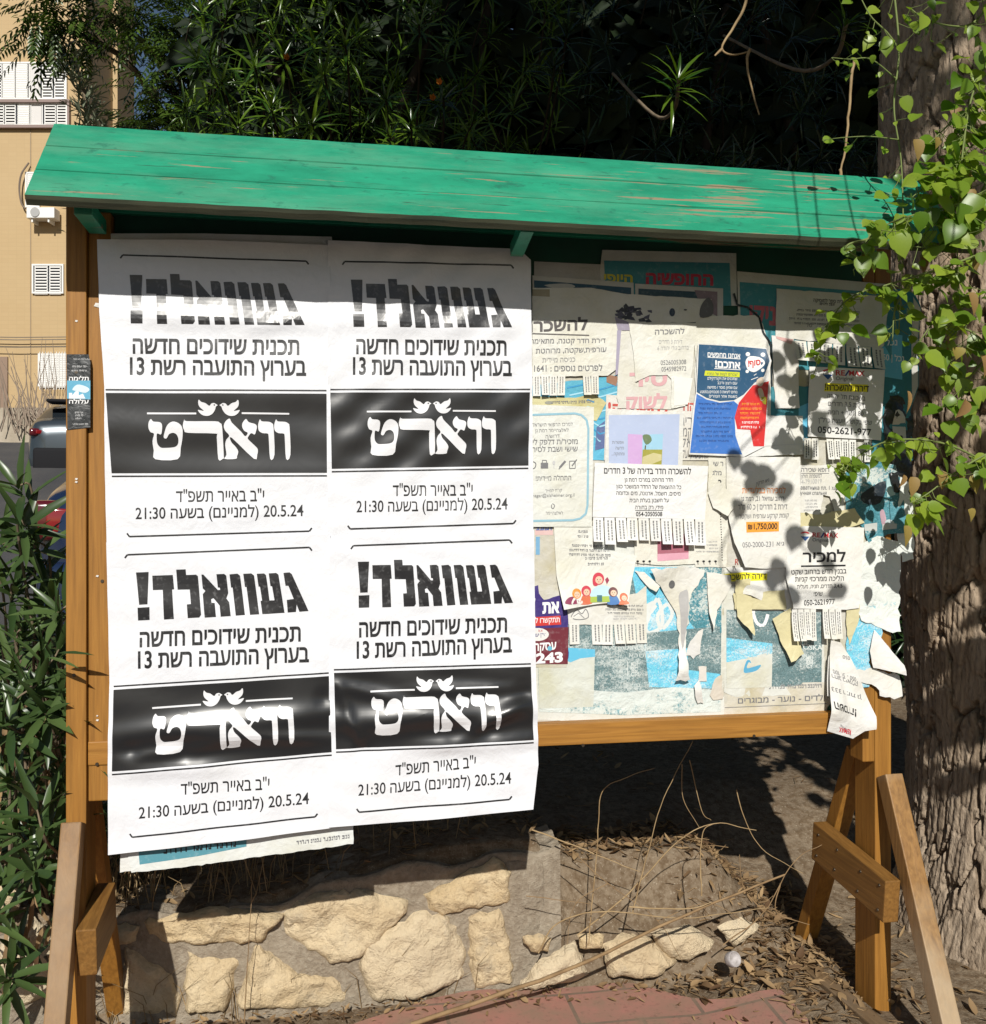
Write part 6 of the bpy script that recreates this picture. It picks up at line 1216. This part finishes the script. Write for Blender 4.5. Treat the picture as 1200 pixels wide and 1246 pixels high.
for y in (409, 412, 421): T.add([at(-60, y, 23.8), at(20, y+1.5, 23.8), at(120, y+.5, 23.8)], .012, 4)
tag(T.build('wall_cables', simple('grey_cable', (.2, .17, .14), .7)), 'thin cables strung along the beige wall below the small window', 'cable')
bm = bmesh.new(); fbox(bm, -600, 496, 150, 660, 21, .3); tag(from_bm('garden_wall', bm, simple('pale_stone', (.34, .29, .22), .85, .2, bmp=(8, .5, .03), var=(4, (.44, .38, .30)))), 'pale rendered garden wall behind the parked silver car', 'wall')
T = Tubes()
for i in range(70):
    a = at(rng.uniform(-20, 95), rng.uniform(505, 530), 20.8); b_ = a+RIGHT*rng.uniform(-.5, .5)+Vector((0, 0, rng.uniform(.4, 1.7))); T.add([a, (a+b_)/2+RIGHT*rng.uniform(-.15, .15), b_], [.014, .009, .004], 4)
tag(T.build('bare_climber', simple('grey_twig', (.26, .20, .15), .8)), 'leafless climber spreading over the garden wall and the beige wall', 'climber')

# ------------------------------------------------------------------ parked cars
def car(loc, yaw, paint, label, spoiler):
    E = empty('parked_car', loc, label, 'car'); E.rotation_euler = (0, 0, 0); Mx = Matrix.Translation(loc) @ Matrix.Rotation(yaw, 4, 'Z')
    S = [(-2.08, .42, .72, .86, .62, .60), (-2.00, .26, .92, 1.06, .78, .74), (-1.86, .22, 1.0, 1.13, .85, .76), (-1.55, .22, 1.02, 1.33, .88, .66), (-1.1, .22, 1.01, 1.47, .89, .62), (-.3, .22, .98, 1.52, .89, .61), (.35, .22, .96, 1.46, .89, .60), (.95, .22, .95, 1.10, .88, .66), (1.15, .22, .93, .99, .87, .70), (1.7, .24, .84, .90, .82, .66), (2.02, .30, .70, .78, .70, .55), (2.12, .40, .60, .66, .5, .42)]
    def ring(s_):
        x, zl, zb, zt, wb, wt = s_; h = [(0, zl), (wb*.88, zl), (wb, zl+.12), (wb*1.01, (zl+zb)/2), (wb*.97, zb), (wt, zt-.04), (wt*.82, zt), (0, zt+.012)]
        return [(x, y, z) for y, z in h]+[(x, -y, z) for y, z in h[-2:0:-1]]
    V = [q for s_ in S for q in ring(s_)]; n = 14; body = []; glass = []
    for i in range(len(S)-1):
        for k in range(n):
            f = (i*n+k, i*n+(k+1) % n, (i+1)*n+(k+1) % n, (i+1)*n+k); side = k in (4, 9); topf = k in (5, 6, 7, 8)
            (glass if (side and 2 <= i <= 6) or (topf and i in (2, 3, 6)) else body).append(f)
    def mk(name, faces, m, parent):
        bm = bmesh.new(); vs = [bm.verts.new(Mx @ Vector(v_)) for v_ in V]
        for f in faces: bm.faces.new([vs[i] for i in f])
        if name == 'body': bm.faces.new([vs[i] for i in range(n)][::-1]); bm.faces.new([vs[(len(S)-1)*n+i] for i in range(n)])
        bmesh.ops.delete(bm, geom=[v_ for v_ in bm.verts if not v_.link_faces], context='VERTS'); bmesh.ops.recalc_face_normals(bm, faces=bm.faces)
        bmesh.ops.subdivide_edges(bm, edges=bm.edges[:], cuts=2, use_grid_fill=True, smooth=.6 if name == 'body' else 0); return from_bm(name, bm, m, parent, True)
    mk('body', body, paint, E); mk('window', glass, simple('car_glass', (.015, .02, .025), .06, .9), E)
    blk = simple('black_plastic', (.014, .014, .016), .8, .15); red = simple('red_lens', (.20, .006, .008), .12, .8, coat=.6); deep = simple('dark_red_lens', (.08, .004, .008), .15, .8, coat=.5)
    def bx(name, c, s_, m, parent, bev=.015, rz=0):
        bm = bmesh.new(); box(bm, Vector((0, 0, 0)), s_, Matrix.Rotation(rz, 3, 'Z'), bev); bm.transform(Mx @ Matrix.Translation(c)); return from_bm(name, bm, m, parent, True)
    bx('bumper', (-2.03, 0, .44), (.24, 1.5, .44), blk if spoiler else paint, E, .05); bx('bumper', (2.08, 0, .42), (.2, 1.2, .3), paint, E, .05)
    for s_ in (-1, 1):
        l_ = bx('tail_lamp', (-1.97, s_*.66, .90), (.16, .34, .24 if not spoiler else .12), deep, E, .04, s_*.35); bx('lens', (-2.045, s_*.62, .90), (.03, .2, .14 if not spoiler else .06), red, l_, .012, s_*.35); bx('headlight', (1.98, s_*.55, .70), (.16, .3, .13), simple('lamp_glass', (.6, .62, .65), .1, .8), E, .03, -s_*.35)
        for x in (-1.3, 1.32):
            bm = bmesh.new(); bmesh.ops.create_cone(bm, cap_ends=True, segments=28, radius1=.32, radius2=.32, depth=.21, matrix=Mx @ Matrix.Translation((x, s_*.78, .32)) @ Matrix.Rotation(R(90), 4, 'X')); wl = from_bm('wheel', bm, blk, E)
            bm = bmesh.new(); bmesh.ops.create_cone(bm, cap_ends=True, segments=20, radius1=.2, radius2=.2, depth=.225, matrix=Mx @ Matrix.Translation((x, s_*.78, .32)) @ Matrix.Rotation(R(90), 4, 'X')); from_bm('rim', bm, simple('rim', (.4, .4, .42), .3, .5, .8), wl)
    bx('number_plate', (-2.10, 0, .80), (.03, .5, .11), simple('yellow_plate', (.38, .28, .05), .5), E, .008)
    if spoiler: bx('spoiler', (-1.72, 0, 1.40), (.42, 1.2, .05), blk, E, .02); bx('aerial', (-1.0, 0, 1.56), (.16, .05, .09), blk, E, .02)
    return E
pS = simple('shaded_silver_paint', (.045, .058, .07), .3, .6, .4, coat=.8); pB = simple('blue_paint', (.008, .018, .05), .25, .6, .1, coat=.9)  # the silver car's shade is put into its darkened colour
c1 = at(62, 598, 15.0); HEAD_ = math.atan2(FWD.y, FWD.x)
car(Vector((c1.x, c1.y, c1.z))+FWD*2.1, HEAD_+R(14), pS, 'silver hatchback with a black rear spoiler parked by the garden wall', True)
c2 = at(52+165, 700, 5.7); car(Vector((c2.x, c2.y, 0.50))+FWD*2.1, HEAD_-R(2), pB, 'dark blue car with a red tail lamp parked just behind the board', False)
